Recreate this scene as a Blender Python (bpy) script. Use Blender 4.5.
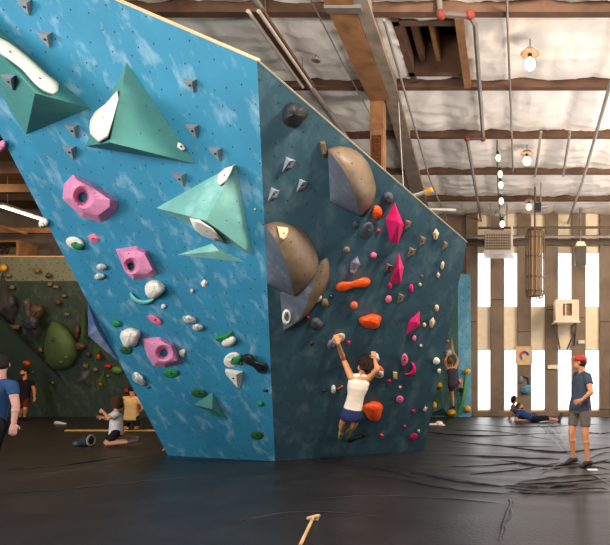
import bpy, bmesh, math, random
import numpy as np
from mathutils import Vector, Matrix, noise
R = math.radians
for o in list(bpy.data.objects): bpy.data.objects.remove(o)
C = bpy.context.scene.collection
random.seed(4)

# ------------------------------------------------------------------ camera
F = 560.0; VX, VY = 505.0, 369.0; CH = 1.54          # focal length (px of 610 wide), vanishing point, eye height
cd = bpy.data.cameras.new('camera'); cam = bpy.data.objects.new('camera', cd); C.objects.link(cam)
cam.location = (0, 0, CH); cam.rotation_euler = (R(90), 0, 0)
cd.sensor_width = 36; cd.sensor_fit = 'HORIZONTAL'; cd.lens = 36*F/610
cd.shift_x = -(VX-305)/610; cd.shift_y = (VY-272.5)/610
bpy.context.scene.camera = cam
# ------------------------------------------------------------------ view, world, large lights
vs = bpy.context.scene.view_settings
vs.view_transform = 'Standard'; vs.look = 'None'; vs.gamma = 1; vs.use_curve_mapping = False; vs.exposure = 0.0
w = bpy.data.worlds.new('world'); bpy.context.scene.world = w; w.use_nodes = True
w.node_tree.nodes['Background'].inputs[0].default_value = (0.78, 0.86, 1.0, 1)
w.node_tree.nodes['Background'].inputs[1].default_value = 0.36
def area(name, loc, target, sx, sy, power, col):
    l = bpy.data.lights.new(name, 'AREA'); l.shape = 'RECTANGLE'; l.size = sx; l.size_y = sy; l.energy = power; l.color = col
    o = bpy.data.objects.new(name, l); C.objects.link(o); o.location = loc
    o.rotation_euler = (Vector(target)-Vector(loc)).to_track_quat('-Z', 'Y').to_euler(); return o
area('bay_door_daylight', (-12.4, -0.2, 3.9), (-4.8, 7.2, 3.2), 4.6, 3.6, 800, (0.98, 0.99, 1.0))
area('hall_lamp_and_fill', (0.9, 4.5, 6.2), (-2.2, 7.8, 3.2), 0.6, 0.6, 470, (1.0, 0.88, 0.74))
area('hall_lamp_and_fill', (-13.5, 13.2, 6.0), (-13.5, 16.5, 1.0), 1.2, 0.6, 110, (1.0, 0.60, 0.26))
area('hall_lamp_and_fill', (-9.6, 13.6, 6.0), (-9.6, 16.0, 0.0), 1.2, 0.6, 110, (1.0, 0.62, 0.30))
area('hall_lamp_and_fill', (5.6, 11.5, 5.6), (1.6, 18.4, 3.0), 1.6, 1.6, 270, (1.0, 0.84, 0.66))  # unseen fill added to brighten the far wall
area('ceiling_fill_light', (5.6, 9.5, 3.2), (2.0, 10.5, 6.7), 2.0, 6.0, 640, (1.0, 0.92, 0.84))  # unseen upward fill added to brighten the right of the ceiling
area('ceiling_fill_light', (-3.5, 0.6, 3.4), (-2.6, 6.5, 6.8), 5.0, 1.2, 430, (1.0, 0.90, 0.80))  # unseen upward fill added to lift the left of the ceiling

# ------------------------------------------------------------------ helpers
def srgb(r, g, b):
    f = lambda c: (c/255/12.92) if c/255 <= .04045 else ((c/255+.055)/1.055)**2.4
    return (f(r), f(g), f(b))
def W(px, py, Y): return Vector(((px-VX)/F*Y, Y, CH+(VY-py)/F*Y))
def ground(px, py): return W(px, py, F*CH/(py-VY))
class Plane:
    def __init__(s, a, b, c, toward=Vector((0, 0, CH))):
        s.p = Vector(a); s.n = (Vector(b)-s.p).cross(Vector(c)-s.p).normalized()
        if s.n.dot(toward-s.p) < 0: s.n = -s.n
        h = Vector((0, 0, 1)).cross(s.n)
        s.u = h.normalized() if h.length > 1e-4 else Vector((1, 0, 0)); s.v = s.n.cross(s.u)
    def at(s, px, py, off=0.0):
        d = Vector(((px-VX)/F, 1, (VY-py)/F)); o = Vector((0, 0, CH))
        return o + d*((s.p+s.n*off-o).dot(s.n)/d.dot(s.n))
mats = {}
def mat(name, col, rough=.6, spec=.4, metal=0, noise_amt=.12, noise_scale=6, bump=.0, bump_scale=40, emit=0, emit_col=None, col2=None, c2_scale=2.0, c2_lo=.5, c2_hi=.62):
    if name in mats: return mats[name]
    m = bpy.data.materials.new(name); m.use_nodes = True; nt = m.node_tree; N = nt.nodes; L = nt.links
    b = N['Principled BSDF']; b.inputs['Roughness'].default_value = rough; b.inputs['Metallic'].default_value = metal
    b.inputs['Specular IOR Level'].default_value = spec
    tc = N.new('ShaderNodeTexCoord'); n = N.new('ShaderNodeTexNoise'); n.inputs['Scale'].default_value = noise_scale; n.inputs['Detail'].default_value = 6
    L.new(tc.outputs['Object'], n.inputs['Vector'])
    cr = N.new('ShaderNodeValToRGB'); e = cr.color_ramp.elements
    e[0].position = .3; e[1].position = .7
    e[0].color = (*[c*(1-noise_amt) for c in col], 1); e[1].color = (*[min(1, c*(1+noise_amt)) for c in col], 1)
    L.new(n.outputs['Fac'], cr.inputs['Fac']); out = cr.outputs['Color']
    if col2:
        n2 = N.new('ShaderNodeTexNoise'); n2.inputs['Scale'].default_value = c2_scale; n2.inputs['Detail'].default_value = 8; n2.inputs['Roughness'].default_value = .65
        L.new(tc.outputs['Object'], n2.inputs['Vector'])
        mr = N.new('ShaderNodeMapRange'); mr.inputs[1].default_value = c2_lo; mr.inputs[2].default_value = c2_hi
        L.new(n2.outputs['Fac'], mr.inputs[0]); mx = N.new('ShaderNodeMixRGB'); mx.inputs[2].default_value = (*col2, 1)
        L.new(mr.outputs[0], mx.inputs[0]); L.new(out, mx.inputs[1]); out = mx.outputs[0]
    L.new(out, b.inputs['Base Color'])
    if bump:
        n3 = N.new('ShaderNodeTexNoise'); n3.inputs['Scale'].default_value = bump_scale; n3.inputs['Detail'].default_value = 5
        L.new(tc.outputs['Object'], n3.inputs['Vector']); bp = N.new('ShaderNodeBump'); bp.inputs['Strength'].default_value = bump; bp.inputs['Distance'].default_value = .02
        L.new(n3.outputs['Fac'], bp.inputs['Height']); L.new(bp.outputs[0], b.inputs['Normal'])
    if emit:
        b.inputs['Emission Color'].default_value = (*(emit_col or col), 1); b.inputs['Emission Strength'].default_value = emit
    mats[name] = m; return m
def tag(o, label=None, cat=None, group=None, kind=None):
    if label: o['label'] = label
    if cat: o['category'] = cat
    if group: o['group'] = group
    if kind: o['kind'] = kind
    return o
def org(o):
    p = Vector(o.location)
    while o.parent: o = o.parent; p += Vector(o.location)
    return p
def obj(name, verts, faces, m, parent=None, origin=None, smooth=False, bevel=0, seg=2, sub=0, auto=None):
    """one mesh object; verts are world points, stored about its origin (or its parent's)"""
    verts = [Vector(v) for v in verts]
    if parent is not None: og = org(parent)
    elif origin is not None: og = Vector(origin)
    else: og = sum(verts, Vector())/len(verts)
    me = bpy.data.meshes.new(name); me.from_pydata([v-og for v in verts], [], faces); me.update()
    bm = bmesh.new(); bm.from_mesh(me); bmesh.ops.recalc_face_normals(bm, faces=bm.faces); bm.to_mesh(me); bm.free()
    for p in me.polygons: p.use_smooth = smooth
    me.materials.append(m)
    o = bpy.data.objects.new(name, me); C.objects.link(o)
    if parent is not None: o.parent = parent
    else: o.location = og
    if bevel:
        b = o.modifiers.new('bevel', 'BEVEL'); b.width = bevel; b.segments = seg; b.limit_method = 'ANGLE'; b.angle_limit = R(25)
    if sub: s = o.modifiers.new('sub', 'SUBSURF'); s.levels = s.render_levels = sub
    return o
def empty(name, loc, label, cat, group=None):
    o = bpy.data.objects.new(name, None); C.objects.link(o); o.location = loc; o.empty_display_size = .1
    return tag(o, label, cat, group)
class MB:
    def __init__(s): s.v = []; s.f = []
    def add(s, vs_, fs):
        k = len(s.v); s.v += [Vector(v) for v in vs_]; s.f += [tuple(i+k for i in f) for f in fs]; return s
    def box(s, a, b):
        x0, y0, z0 = a; x1, y1, z1 = b
        return s.add([(x0,y0,z0),(x1,y0,z0),(x1,y1,z0),(x0,y1,z0),(x0,y0,z1),(x1,y0,z1),(x1,y1,z1),(x0,y1,z1)],
                     [(3,2,1,0),(4,5,6,7),(0,1,5,4),(1,2,6,5),(2,3,7,6),(3,0,4,7)])
    def cone(s, p0, p1, r0, r1, n=12, ax=None, flat=1.0):
        p0 = Vector(p0); p1 = Vector(p1); d = (p1-p0).normalized()
        a = Vector(ax) if ax is not None else (Vector((0,0,1)) if abs(d.z) < .9 else Vector((1,0,0)))
        a = (a-d*a.dot(d)).normalized(); b = d.cross(a)
        vs_ = []
        for p, r in ((p0, r0), (p1, r1)):
            for i in range(n):
                t = 2*math.pi*i/n; vs_.append(p+a*(r*math.cos(t))+b*(r*flat*math.sin(t)))
        fs = [(i, (i+1)%n, n+(i+1)%n, n+i) for i in range(n)]+[tuple(range(n))[::-1], tuple(range(n, 2*n))]
        return s.add(vs_, fs)
    def ball(s, c, r, n=10, m=7, ax=None, R3=None):
        c = Vector(c); r = Vector(r) if hasattr(r, '__len__') else Vector((r, r, r)); M = R3 or Matrix.Identity(3)
        vs_ = [c+M@Vector((0, 0, r.z))]
        for j in range(1, m):
            t = math.pi*j/m
            for i in range(n):
                q = 2*math.pi*i/n; vs_.append(c+M@Vector((r.x*math.sin(t)*math.cos(q), r.y*math.sin(t)*math.sin(q), r.z*math.cos(t))))
        vs_.append(c-M@Vector((0, 0, r.z))); k = len(vs_)-1; fs = []
        for i in range(n):
            fs.append((0, 1+i, 1+(i+1)%n)); fs.append((k, 1+(m-2)*n+(i+1)%n, 1+(m-2)*n+i))
            for j in range(m-2): fs.append((1+j*n+i, 1+(j+1)*n+i, 1+(j+1)*n+(i+1)%n, 1+j*n+(i+1)%n))
        return s.add(vs_, fs)
    def limb(s, p0, p1, r0, r1, n=12, ax=None, flat=1.0):
        s.cone(p0, p1, r0, r1, n, ax, flat); s.ball(p0, r0); s.ball(p1, r1); return s
    def loft(s, rings, n=20):
        vs_ = []
        for c, a, b in rings:
            for i in range(n):
                t = 2*math.pi*i/n; ca, sa = math.cos(t), math.sin(t)
                q = 1/(abs(ca)**2.4+abs(sa)**2.4)**(1/2.4)
                vs_.append(Vector(c)+Vector(a)*(ca*q)+Vector(b)*(sa*q))
        fs = []
        for j in range(len(rings)-1):
            for i in range(n): fs.append((j*n+i, j*n+(i+1)%n, (j+1)*n+(i+1)%n, (j+1)*n+i))
        fs += [tuple(range(n))[::-1], tuple(range((len(rings)-1)*n, len(rings)*n))]
        return s.add(vs_, fs)
    def tube(s, pts, r, n=8):
        pts = [Vector(p) for p in pts]
        for i in range(len(pts)-1): s.cone(pts[i], pts[i+1], r, r, n)
        for p in pts[1:-1]: s.ball(p, r*1.02, n, 5)
        return s
    def build(s, name, m, parent=None, **k): return obj(name, s.v, s.f, m, parent, **k)
def box(name, a, b, m, parent=None, **k): return MB().box(a, b).build(name, m, parent, **k)

# ------------------------------------------------------------------ materials
wood = mat('brown_timber', srgb(96, 70, 54), .7, .25, noise_amt=.3, noise_scale=3, bump=.2, bump_scale=20)
wood_light = mat('tan_timber', srgb(150, 106, 70), .65, .25, noise_amt=.3, noise_scale=4)
ply = mat('plywood_edge', srgb(214, 176, 138), .7, .2)
foil = mat('white_insulation', srgb(238, 230, 222), .42, .5, noise_amt=.07, noise_scale=1.5, bump=.8, bump_scale=6)
conc = mat('concrete', srgb(134, 115, 98), .85, .2, noise_amt=.2, noise_scale=1.6, bump=.3, bump_scale=60)
conc2 = mat('cream_panel', srgb(250, 230, 198), .8, .2, noise_amt=.06)
steel = mat('galvanised_steel', srgb(150, 142, 135), .45, .5, metal=.6)
redfit = mat('red_fitting', srgb(120, 50, 38), .6, .3)
black = mat('black_rubber', srgb(22, 22, 24), .6, .4)
dark = mat('opening_shade', srgb(20, 16, 14), .9, .1)

# ------------------------------------------------------------------ floor: padded mat under a loose wrinkled cover
def polyd(X, Y, pts):
    D = np.full(X.shape, 1e9); T = np.zeros(X.shape)
    L = sum((pts[i+1]-pts[i]).length for i in range(len(pts)-1)); acc = 0
    for i in range(len(pts)-1):
        a, b = pts[i], pts[i+1]; dx, dy = b.x-a.x, b.y-a.y; l2 = dx*dx+dy*dy; l = l2**.5
        t = np.clip(((X-a.x)*dx+(Y-a.y)*dy)/l2, 0, 1)
        d = np.hypot(X-a.x-t*dx, Y-a.y-t*dy); m_ = d < D; D = np.where(m_, d, D); T = np.where(m_, (acc+t*l)/L, T); acc += l
    return D, T
gx = np.concatenate([np.arange(-19.0, -9, .08), np.arange(-9, -3.2, .045), np.arange(-3.2, 3.2, .024), np.arange(3.2, 7.01, .06)]); gy = np.concatenate([np.arange(1.5, 4, .05), np.arange(4, 9.8, .028), np.arange(9.8, 13, .045), np.arange(13, 18.65, .07)])
X, Y = np.meshgrid(gx, gy)
Z = .006*np.sin(1.3*X+.7*np.sin(.9*Y))*np.sin(1.1*Y+.5*np.sin(1.7*X))
Z += .0035*np.sin(7*X*.35+9*Y+2.2*np.sin(1.1*X+.4*Y))*(.5+.5*np.sin(.8*X-.6*Y+1))
Z += .0035*np.sin(13*Y+3*np.sin(.9*X)+1.2*X)*(.5+.5*np.sin(.5*X+.9*Y))
Z += .006*np.clip((X+2.5)/2, 0, 1)*np.clip((Y-8)/3, 0, 1)*np.sin(5*Y+2.6*np.sin(.8*X+.3)+.9*X)*np.sin(1.3*X+.7*Y)
Zf = np.zeros(X.shape)
folds = [([(285,452),(340,462),(400,468),(450,478),(505,486)], .022, .05), ([(330,468),(390,478),(455,490),(512,494)], .016, .05),
 ([(505,486),(540,488),(575,486),(612,481)], .045, .05), ([(508,492),(548,494),(612,492)], .03, .04), ([(520,482),(560,478),(612,474)], .03, .05),
 ([(560,470),(578,466),(612,470)], .025, .05), ([(540,474),(565,463),(580,461)], .018, .04), ([(585,462),(598,455),(612,452)], .02, .04),
 ([(547,424),(560,440),(572,458)], .014, .05), ([(535,424),(545,430),(562,452)], .012, .04), ([(470,474),(520,470),(560,462)], .014, .05),
 ([(515,497),(508,520),(500,546)], .012, .022), ([(512,497),(505,520),(497,546)], .008, .02), ([(170,452),(120,462),(60,472),(0,478)], .018, .06),
 ([(0,458),(60,455),(140,448)], .010, .05), ([(430,468),(480,466),(530,462)], .008, .05), ([(455,430),(500,432),(550,440)], .008, .06),
 ([(470,424),(520,427),(610,424)], .006, .06), ([(440,440),(500,446),(560,447)], .009, .05), ([(590,474),(600,480),(612,486)], .02, .04),
 ([(0,494),(80,488),(160,480),(240,474)], .006, .07), ([(305,500),(370,496),(430,498),(500,503)], .008, .08), ([(200,530),(300,512),(420,520)], .006, .1)]
for pts, amp, wd in folds:
    D, T = polyd(X, Y, [ground(*p) for p in pts])
    Zf = np.maximum(Zf, 0.8*amp*np.exp(-(D/max(wd*.5, .03))**2)*np.sin(np.pi*np.clip(T*.86+.07, 0, 1))**.6)
Z += Zf
nx, ny = len(gx), len(gy)
me = bpy.data.meshes.new('floor'); idx = np.arange(nx*ny).reshape(ny, nx)
q = np.stack([idx[:-1, :-1], idx[:-1, 1:], idx[1:, 1:], idx[1:, :-1]], -1).reshape(-1, 4)
me.vertices.add(nx*ny); me.vertices.foreach_set('co', np.stack([X, Y, Z], -1).ravel())
me.loops.add(q.size); me.loops.foreach_set('vertex_index', q.ravel()); me.polygons.add(len(q))
me.polygons.foreach_set('loop_start', np.arange(0, q.size, 4)); me.polygons.foreach_set('use_smooth', np.ones(len(q), bool)); me.update(calc_edges=True)
fl = bpy.data.objects.new('floor', me); C.objects.link(fl); tag(fl, kind='structure')
fm = mat('black_mat_cover', srgb(31, 29, 31), .42, .5, noise_amt=.28, noise_scale=1.2, bump=.22, bump_scale=28, col2=srgb(44, 42, 46), c2_scale=.8, c2_lo=.5, c2_hi=.7)
me.materials.append(fm)
def sweep_fold(pts, h, w, seed):
    """a crease of loose cover: a leaning ridge whose lip overhangs its near side"""
    P_ = [ground(*p) for p in pts]; K = 40; v = []; f = []; prof = [(1.3, -.02), (.75, .28), (.25, .85), (-.15, 1.0), (-.5, .82), (-.52, .45), (-.38, .15), (-.42, -.05)]
    def at_(t):
        t *= len(P_)-1; i = min(int(t), len(P_)-2); u = t-i; a = [P_[max(i-1, 0)], P_[i], P_[i+1], P_[min(i+2, len(P_)-1)]]
        return .5*((2*a[1])+(a[2]-a[0])*u+(2*a[0]-5*a[1]+4*a[2]-a[3])*u*u+(-a[0]+3*a[1]-3*a[2]+a[3])*u**3)
    for i in range(K+1):
        t = i/K; c = at_(t); d = (at_(min(1, t+.01))-at_(max(0, t-.01))).normalized(); nn = Vector((-d.y, d.x, 0))
        if nn.y < 0: nn = -nn
        c = c+nn*.05*noise.noise(Vector((t*6, seed, 0))); e = (math.sin(math.pi*(.02+.96*t))**.7)*(.75+.5*noise.noise(Vector((t*9, seed, 5))))
        for a, b in prof: v.append(c+nn*(a*w*(.5+.5*e))+Vector((0, 0, max(b*h*e, -.01) if b > 0 else -.015)))
    n = len(prof)
    for i in range(K):
        for j in range(n-1): k = i*n+j; f.append((k, k+1, k+n+1, k+n))
    obj('cover_fold', v, f, fm, fl, smooth=True)
for i, (pts, amp, wd) in enumerate(folds):
    if min(p[1] for p in pts) > 455 or min(p[0] for p in pts) > 420:
        sweep_fold(pts, amp*.95+.012, .028+amp*.8, i)
for i, pts in enumerate(([(505,488),(545,492),(590,489),(612,490)], [(515,484),(560,483),(612,478)], [(540,470),(575,467),(612,459)], [(410,472),(460,482),(508,487)], [(575,466),(600,462),(612,463)], [(500,460),(545,466),(580,463)], [(440,455),(500,457),(560,459)], [(425,432),(480,436),(560,433)], [(580,432),(600,434),(612,432)], [(500,446),(560,452),(612,447)], [(300,458),(360,466),(420,478)], [(0,470),(60,466),(130,456)])):
    sweep_fold(pts, .03, .04, 50+i)
box('floor', (-19, 1.5, -.4), (7, 18.6, -.08), black)['kind'] = 'structure'

# ------------------------------------------------------------------ ceiling
ZB = CH+5.0                                           # underside of the purlins
PY = [1.2, 3.4, 5.62, 7.84, 9.93, 12.05, 14.3, 16.6, 18.75]
bx0, bx1, by0, by1 = -1.55, -.72, 8.25, 9.55          # opening between two purlins
gx = np.arange(-9.0, 7.01, .08); gy = np.arange(1.2, 18.8, .08)
verts = []; nx, ny = len(gx), len(gy)
for y in gy:
    k = max(i for i in range(len(PY)) if PY[i] <= y+1e-6); k = min(k, len(PY)-2); t = (y-PY[k])/(PY[k+1]-PY[k])
    for x in gx:
        s = (x+.3*k) % 1.22
        z = ZB+.22-.09*math.sin(math.pi*t)**.6-.085*abs(math.sin(math.pi*s/1.22))**.45
        z += .05*noise.noise(Vector((x*1.6, y*5, k)))+.035*noise.noise(Vector((x*7, y*2.5, k+9)))*abs(math.sin(math.pi*s/1.22))+.02*noise.noise(Vector((x*3+y*4, y*9, k)))
        verts.append((x, y, z))
faces = []
for j in range(ny-1):
    for i in range(nx-1):
        if bx0-.1 < gx[i]+.04 < bx1+.1 and by0-.1 < gy[j]+.04 < by1+.1: continue
        a = j*nx+i; faces.append((a, a+1, a+nx+1, a+nx))
ceil = obj('ceiling', verts, faces, foil, smooth=True, origin=(-1, 9, ZB+.2)); tag(ceil, kind='structure')
for i, y in enumerate(PY): box('purlin', (-18.6, y, ZB), (7, y+.13, ZB+.30), wood, ceil)
plank = mat('brown_roof_boards', srgb(120, 92, 62), .8, .2, noise_amt=.3, noise_scale=2)
box('roof_boards', (-18.6, 1.2, ZB+.3), (-9.0, 18.8, ZB+.34), plank, ceil)
box('roof_deck', (-9.0, 1.2, ZB+.75), (7, 18.8, ZB+.8), dark, ceil)  # near-black deck paints the shade up inside the roof opening
for a, b in (((bx0-.1, by0-.3, ZB+.05), (bx0, by1+.3, ZB+.7)), ((bx1, 7.97, ZB-.02), (bx1+.12, 9.93, ZB+.7)), ((bx0-.1, by0-.1, ZB+.05), (bx1+.1, by0, ZB+.7)), ((bx0-.1, by1, ZB+.05), (bx1+.1, by1+.12, ZB+.7)), ((-1.17, by0, ZB+.25), (-1.1, by1, ZB+.6)), ((-1.45, by0, ZB+.25), (-1.36, by1, ZB+.6))):
    box('opening_frame', a, b, wood_light if a[0] in (-1.17, bx1) else wood, ceil)
def beam(name, y0, y1, xl0, xr0, xl1, xr1, z0, z1, m):
    return obj(name, [(xl0,y0,z0),(xr0,y0,z0),(xr1,y1,z0),(xl1,y1,z0),(xl0,y0,z1),(xr0,y0,z1),(xr1,y1,z1),(xl1,y1,z1)], [(3,2,1,0),(4,5,6,7),(0,1,5,4),(1,2,6,5),(2,3,7,6),(3,0,4,7)], m, ceil)
gd = beam('girder', 1.2, 10.3, -2.30, -1.88, -2.50, -2.14, ZB-.06, ZB+.30, wood_light)
wbm = mat('weathered_beam', srgb(140, 124, 110), .7, .3, noise_amt=.25, noise_scale=4)
beam('girder_side_beam', 1.2, 10.3, -1.87, -1.66, -2.13, -1.93, ZB-.05, ZB+.32, wbm); beam('girder_side_beam', 10.31, 18.7, -2.20, -1.93, -2.90, -2.46, ZB-.05, ZB+.32, wbm)
box('girder_bracket', (-2.46, 7.6, ZB-.10), (-1.96, 7.72, ZB-.04), steel, gd)
pt = box('timber_post', (-2.49, 10.32, 0), (-2.24, 10.55, ZB+.22), wood_light, bevel=.01)
tag(pt, 'light timber post rising behind the dark face to the roof girder', 'post')
box('knot_plate', (-2.46, 10.308, 5.25), (-2.28, 10.321, 5.85), mat('burnt_knot', srgb(92, 56, 34), .9, .1, noise_amt=.5, noise_scale=25), pt)

# ------------------------------------------------------------------ back wall with slot windows
YB = 18.4; ppm = F/YB
bx = lambda px: (px-VX)/ppm
bz = lambda py: CH+(VY-py)/ppm
strips = [(477.5, 490.5), (504, 517.5), (531, 545), (558, 572), (585.5, 599.5), (612.5, 626.5), (640, 654), (667, 681)]  # slots past the right border are unseen, added for extra daylight
wb = box('wall_back', (-19, YB+.12, 0), (bx(474), YB+.3, ZB+.5), conc); tag(wb, kind='structure')
box('infill_panel', (bx(474), YB+.1, bz(252)), (7, YB+.28, ZB+.5), conc2, wb)
box('infill_panel', (bx(474), YB+.1, bz(349)), (7, YB+.28, bz(307)), conc2, wb)
box('infill_panel', (bx(474), YB+.1, 0), (7, YB+.28, bz(410)), conc2, wb)
box('header_beam', (bx(466), YB-.14, bz(246)), (7, YB+.02, bz(240)), mat('dark_steel', srgb(92, 76, 62), .6, .4), wb)
edges = [466]+[e for s in strips for e in s]+[712]
for i in range(0, len(edges), 2):
    zt = [bz(322), bz(300), bz(332), bz(310), bz(318)][(i//2) % 5]
    box('concrete_rib', (bx(edges[i]), YB-.06, 0), (bx(edges[i+1]), YB+.3, zt-.006), conc, wb, bevel=.015)
    box('concrete_rib', (bx(edges[i]), YB-.06, zt+.006), (bx(edges[i+1]), YB+.3, ZB+.5), conc, wb, bevel=.015)
glow = mat('daylight_pane', (.9, .93, 1), .3, .3, emit=4.2, emit_col=(.93, .96, 1.0))
alu = mat('window_frame_metal', srgb(150, 140, 128), .5, .4)
nwin = 0
for s in strips:
    for y0, y1 in ((252, 307), (349.5, 410)):
        nwin += 1; x0, x1 = bx(s[0]), bx(s[1]); z0, z1 = bz(y1), bz(y0)
        wn = MB().box((x0, YB+.10, z0), (x0+.02, YB+.15, z1)).box((x1-.02, YB+.10, z0), (x1, YB+.15, z1)).box((x0, YB+.10, z0), (x1, YB+.15, z0+.02)).box((x0, YB+.10, z1-.02), (x1, YB+.15, z1)).build('window_%d' % nwin, alu); tag(wn, kind='structure')
        box('pane', (x0, YB+.12, z0), (x1, YB+.135, z1), glow, wn)
wr = box('wall_right', (7, 1.2, 0), (7.2, 18.8, ZB+.5), conc); tag(wr, kind='structure')
wl = box('wall_left', (-19.2, 1.2, 0), (-19, 18.8, ZB+.5), conc); tag(wl, kind='structure')

# ------------------------------------------------------------------ wall materials with bolt holes and chalk
def panel_mat(name, col, chalk, chalk_amt, lo, hi, hole=.0075, sc=4.6, dirt=None, rough=.6, hole_str=1.0):
    m = mat(name, col, rough, .35, noise_amt=.10, noise_scale=2.2, bump=.10, bump_scale=120)
    nt = m.node_tree; N = nt.nodes; L = nt.links; b = N['Principled BSDF']
    src = b.inputs['Base Color'].links[0].from_socket
    uv = N.new('ShaderNodeUVMap'); uv.uv_map = 'UVMap'
    n = N.new('ShaderNodeTexNoise'); n.inputs['Scale'].default_value = 2.9; n.inputs['Detail'].default_value = 9; n.inputs['Roughness'].default_value = .62; n.inputs['Distortion'].default_value = .25
    mp = N.new('ShaderNodeMapping'); mp.inputs['Rotation'].default_value = (0, 0, .6); mp.inputs['Scale'].default_value = (1.5, .9, 1)
    L.new(uv.outputs[0], mp.inputs[0]); L.new(mp.outputs[0], n.inputs['Vector'])
    mr = N.new('ShaderNodeMapRange'); mr.inputs[1].default_value = lo; mr.inputs[2].default_value = hi; mr.inputs[4].default_value = chalk_amt
    L.new(n.outputs['Fac'], mr.inputs[0]); mx = N.new('ShaderNodeMixRGB'); mx.inputs[2].default_value = (*chalk, 1)
    L.new(mr.outputs[0], mx.inputs[0]); L.new(src, mx.inputs[1])
    v = N.new('ShaderNodeTexVoronoi'); v.voronoi_dimensions = '2D'; v.inputs['Scale'].default_value = sc; v.inputs['Randomness'].default_value = .55
    L.new(uv.outputs[0], v.inputs['Vector'])
    lt = N.new('ShaderNodeMapRange'); lt.inputs[1].default_value = hole*sc; lt.inputs[2].default_value = hole*sc*1.5; lt.inputs[3].default_value = hole_str; lt.inputs[4].default_value = 0
    L.new(v.outputs['Distance'], lt.inputs[0]); m2 = N.new('ShaderNodeMixRGB'); m2.inputs[2].default_value = (.012, .02, .03, 1)
    L.new(lt.outputs[0], m2.inputs[0]); L.new(mx.outputs[0], m2.inputs[1]); L.new(m2.outputs[0], b.inputs['Base Color'])
    return m
def panel(name, pts, m, parent, pl, thick=.04, label=None):
    n = pl.n; pts = [Vector(p) for p in pts]; k = len(pts)
    vs_ = pts+[p-n*thick for p in pts]
    fs = [tuple(range(k)), tuple(range(k, 2*k))[::-1]]+[(i, (i+1) % k, k+(i+1) % k, k+i) for i in range(k)]
    o = obj(name, vs_, fs, m, parent); uvl = o.data.uv_layers.new(name='UVMap'); og = org(parent) if parent else Vector(o.location)
    for l in o.data.loops:
        p = o.data.vertices[l.vertex_index].co+og; uvl.data[l.index].uv = (p.dot(pl.u), p.dot(pl.v))
    if label: o['label'] = label
    return o
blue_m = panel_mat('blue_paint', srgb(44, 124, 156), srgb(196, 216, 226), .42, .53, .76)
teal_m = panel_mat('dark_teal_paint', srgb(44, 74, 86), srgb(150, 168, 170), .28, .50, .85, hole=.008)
green_m = panel_mat('dark_green_paint', srgb(52, 68, 58), srgb(150, 150, 120), .22, .5, .8, hole=.014)
band_m = panel_mat('grey_green_paint', srgb(110, 116, 96), srgb(170, 165, 140), .3, .5, .8, hole=.014)
back_m = panel_mat('back_teal_paint', srgb(58, 96, 92), srgb(150, 170, 160), .3, .5, .8, hole=.012)
lblue_m = panel_mat('light_blue_paint', srgb(84, 150, 178), srgb(190, 210, 215), .4, .5, .8, hole=.012)

# ------------------------------------------------------------------ the big boulder
Dp = W(275, 461.5, F*CH/92.5); Cp = W(424, 450, F*CH/81); Ep = W(168, 455.5, F*CH/86.5); Ap = W(257, 61, 5.72)
TP = Plane(Dp, Cp, Ap); BP = Plane(Dp, Ep, Ap)
Bp = TP.at(467, 243); Fp = BP.at(-123, -102); Ep = BP.at(168, 455.5)
print('A', Ap, 'B', Bp, 'C', Cp, 'D', Dp, 'E', Ep, 'F', Fp)
bd = empty('climbing_boulder', ((Dp+Ep+Cp)/3)*1, 'huge overhanging faceted climbing boulder with a bright blue face and a dark teal face', 'climbing wall')
bd.location.z = 0
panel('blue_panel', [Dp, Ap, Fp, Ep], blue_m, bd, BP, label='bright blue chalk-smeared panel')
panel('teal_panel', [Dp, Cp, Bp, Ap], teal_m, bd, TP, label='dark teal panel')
B2 = Vector((-1.05, 11.3, Bp.z)); C2 = Vector((-1.95, 11.3, 0)); E2 = Vector((-6.4, 11.3, 0)); F2 = Vector((-9.0, 11.3, 5.6))
far = Vector((0, 30, 1))
panel('side_panel', [Cp, Bp, B2, C2], teal_m, bd, Plane(Cp, Bp, B2, far)); panel('side_panel', [Ep, Fp, F2, E2], green_m, bd, Plane(Ep, Fp, F2, Vector((-20, 5, 1))))
panel('rear_panel', [B2, C2, E2, F2], green_m, bd, Plane(B2, C2, E2, far), .04)
for a, b, pl in ((Ap, Fp, BP), (Ap, Bp, TP)):
    up = (Vector((0, 0, 1))-pl.n*pl.n.z).normalized(); d = (b-a).normalized(); o_ = pl.n.cross(d); o_ = o_ if o_.z > 0 else -o_
    vs_ = [a+pl.n*.004, b+pl.n*.004, b-pl.n*.06, a-pl.n*.06]; vs_ += [v+o_*.013 for v in vs_]
    edge_m = ply if pl is BP else mat('grey_edge', srgb(120, 116, 104), .7)
    obj('plywood_edge', vs_, [(0,1,2,3),(4,5,6,7),(0,1,5,4),(1,2,6,5),(2,3,7,6),(3,0,4,7)], edge_m, bd)

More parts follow.
